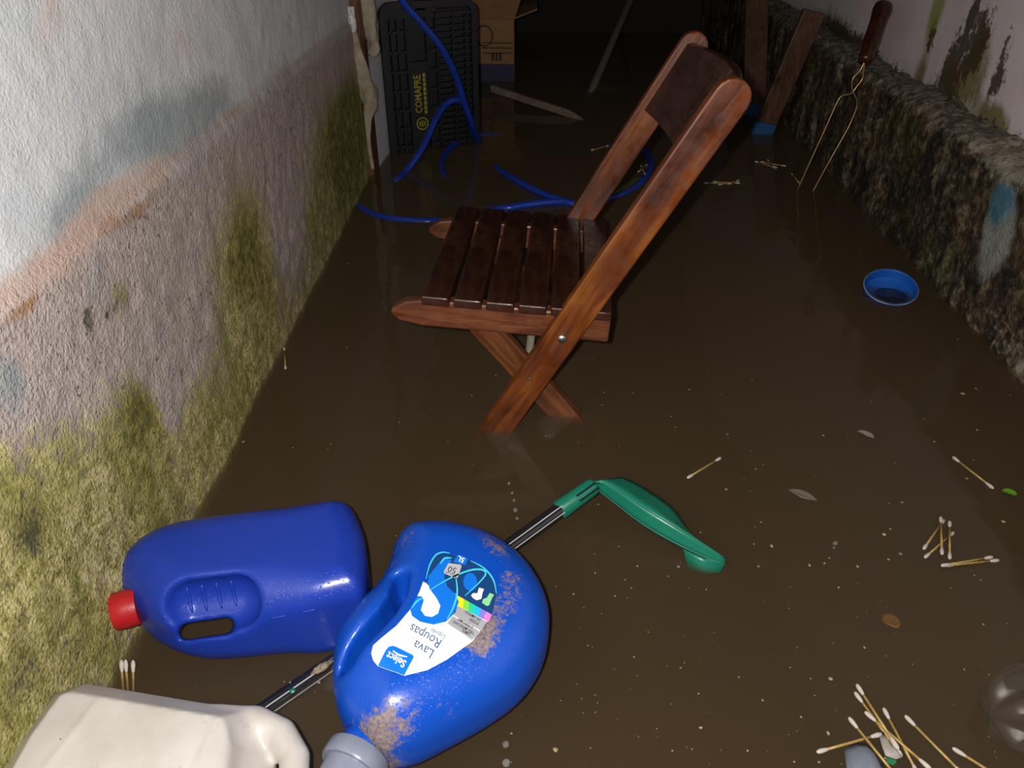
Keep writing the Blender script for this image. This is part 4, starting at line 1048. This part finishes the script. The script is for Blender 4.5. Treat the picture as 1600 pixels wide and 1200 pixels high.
# ================================================================== LEAVES, FLECKS, BUBBLES
def leaf(name, a, b, wd, m, label, z=.0012, curl=.003):
    a, b = atz(*a, z), atz(*b, z); e = b - a; L = np.linalg.norm(e); e /= L; s_ = np.cross([0, 0, 1], e); vs = []; n = 9
    for i in range(n):
        f = i / (n - 1); w_ = wd * math.sin(math.pi * (f * .94 + .03)) ** .7 * (1 + .12 * math.sin(7 * f + L * 99))
        for k in (-1, -.5, 0, .5, 1): vs.append(a + e * L * f + s_ * w_ * k + [0, 0, curl * abs(k) * math.sin(math.pi * f) + .0004 * math.sin(9 * f)])
    fs = [(i * 5 + k, (i + 1) * 5 + k, (i + 1) * 5 + k + 1, i * 5 + k + 1) for i in range(n - 1) for k in range(4)]
    o = mesh_obj(name, vs, fs, m, loc=(a + b) / 2, smooth=True); s2 = o.modifiers.new('thickness', 'SOLIDIFY'); s2.thickness = .0006
    return tag(o, label, 'leaf')
m_lf = plain('fresh_leaf', (.10, .30, .01), .35); m_dl = plain('dead_leaf', (.26, .20, .16), .5); m_br = plain('brown_leaf', (.17, .08, .02), .4); m_ol = plain('olive_leaf', (.10, .09, .03), .5)
leaf('green_leaf', (1566, 766), (1590, 773), .0065, m_lf, 'small bright green leaf floating at the right edge')
leaf('dead_leaf', (1340, 673), (1366, 684), .006, m_dl, 'small torn greyish dead leaf in the middle of the right water')
leaf('dead_leaf', (1232, 765), (1276, 782), .0075, m_br if False else plain('soaked_leaf', (.17, .13, .10), .5), 'larger soaked brownish dead leaf right of the dustpan', -.001)
leaf('brown_leaf', (1378, 968), (1408, 974), .011, m_br, 'round brown leaf sunk just below the surface on the right', -.004)
leaf('reed_leaf', (955, 308), (1004, 274), .012, m_ol, 'long olive leaf lying inside the blue hose loop', .002)
m_fleck = plain('pale_flecks', (.30, .23, .12), .6, var=.4)
mb = MB()
def fleck(c, r):
    n = 6; a0 = rnd.random() * 6; st = .6 + rnd.random() * .8
    ring_ = [c + np.array([r * st * math.cos(a0 + 2 * math.pi * k / n) * (.7 + .5 * rnd.random()), r * math.sin(a0 + 2 * math.pi * k / n) * (.7 + .5 * rnd.random()), 0]) for k in range(n)]
    mb.add(ring_ + [c + np.array([0, 0, r * .5]), c - np.array([0, 0, r * .4])], [(k, (k + 1) % n, n) for k in range(n)] + [((k + 1) % n, k, n + 1) for k in range(n)])
for x, y, r in [(1206, 853, .0035), (1382, 835, .0035), (1407, 865, .003), (1504, 615, .004), (1525, 607, .002), (1568, 815, .003), (1265, 883, .0025), (1178, 850, .002), (1298, 1060, .0025), (1294, 1145, .003), (1351, 1012, .002),
                (1460, 690, .002), (1527, 672, .002), (1410, 785, .002), (1340, 885, .0025), (868, 1171, .003), (1060, 885, .0018), (380, 690, .0025), (545, 412, .003), (430, 800, .0015), (935, 788, .0015), (930, 895, .0015)]:
    fleck(atz(x, y, .0006), r)
for _ in range(360):
    x = rnd.uniform(900, 1600) if rnd.random() < .72 else rnd.uniform(420, 1000); y = rnd.uniform(430, 1198)
    p = atz(x, y, .0004)
    if not (XL + .02 < p[0] < XR - .03): continue
    fleck(p, .0005 + .0013 * rnd.random() ** 3)
tag(build('debris_flecks', mb, m_fleck), 'tiny pale debris flecks scattered over the brown water', 'debris', kind='stuff')
t = NT('bubble_film'); t.set(Base_Color=(.8, .8, .8), Roughness=.03, Transmission_Weight=.9, IOR=1.33); m_bub = t.m
mb = MB()
def bub(x, y, r, z=0):
    mb.lathe([(r * math.sin(a), r * (1 - math.cos(a)) if False else r * math.cos(a)) for a in np.linspace(.05, math.pi - .05, 8)], atz(x, y, z), (0, 0, 1), 12)
for x, y, r in [(1305, 849, .003), (1303, 856, .0015), (790, 1163, .0035), (791, 1192, .004), (795, 755, .002), (805, 797, .003), (808, 810, .0022), (800, 770, .0018), (803, 782, .002), (1185, 885, .0016), (1288, 880, .0018), (1296, 872, .0012), (700, 690, .001), (515, 993, .003)]: bub(x, y, r, .001)
tag(build('rain_bubbles', mb, m_bub, smooth=True), 'small glassy bubbles left by raindrops on the water', 'bubbles', kind='stuff')
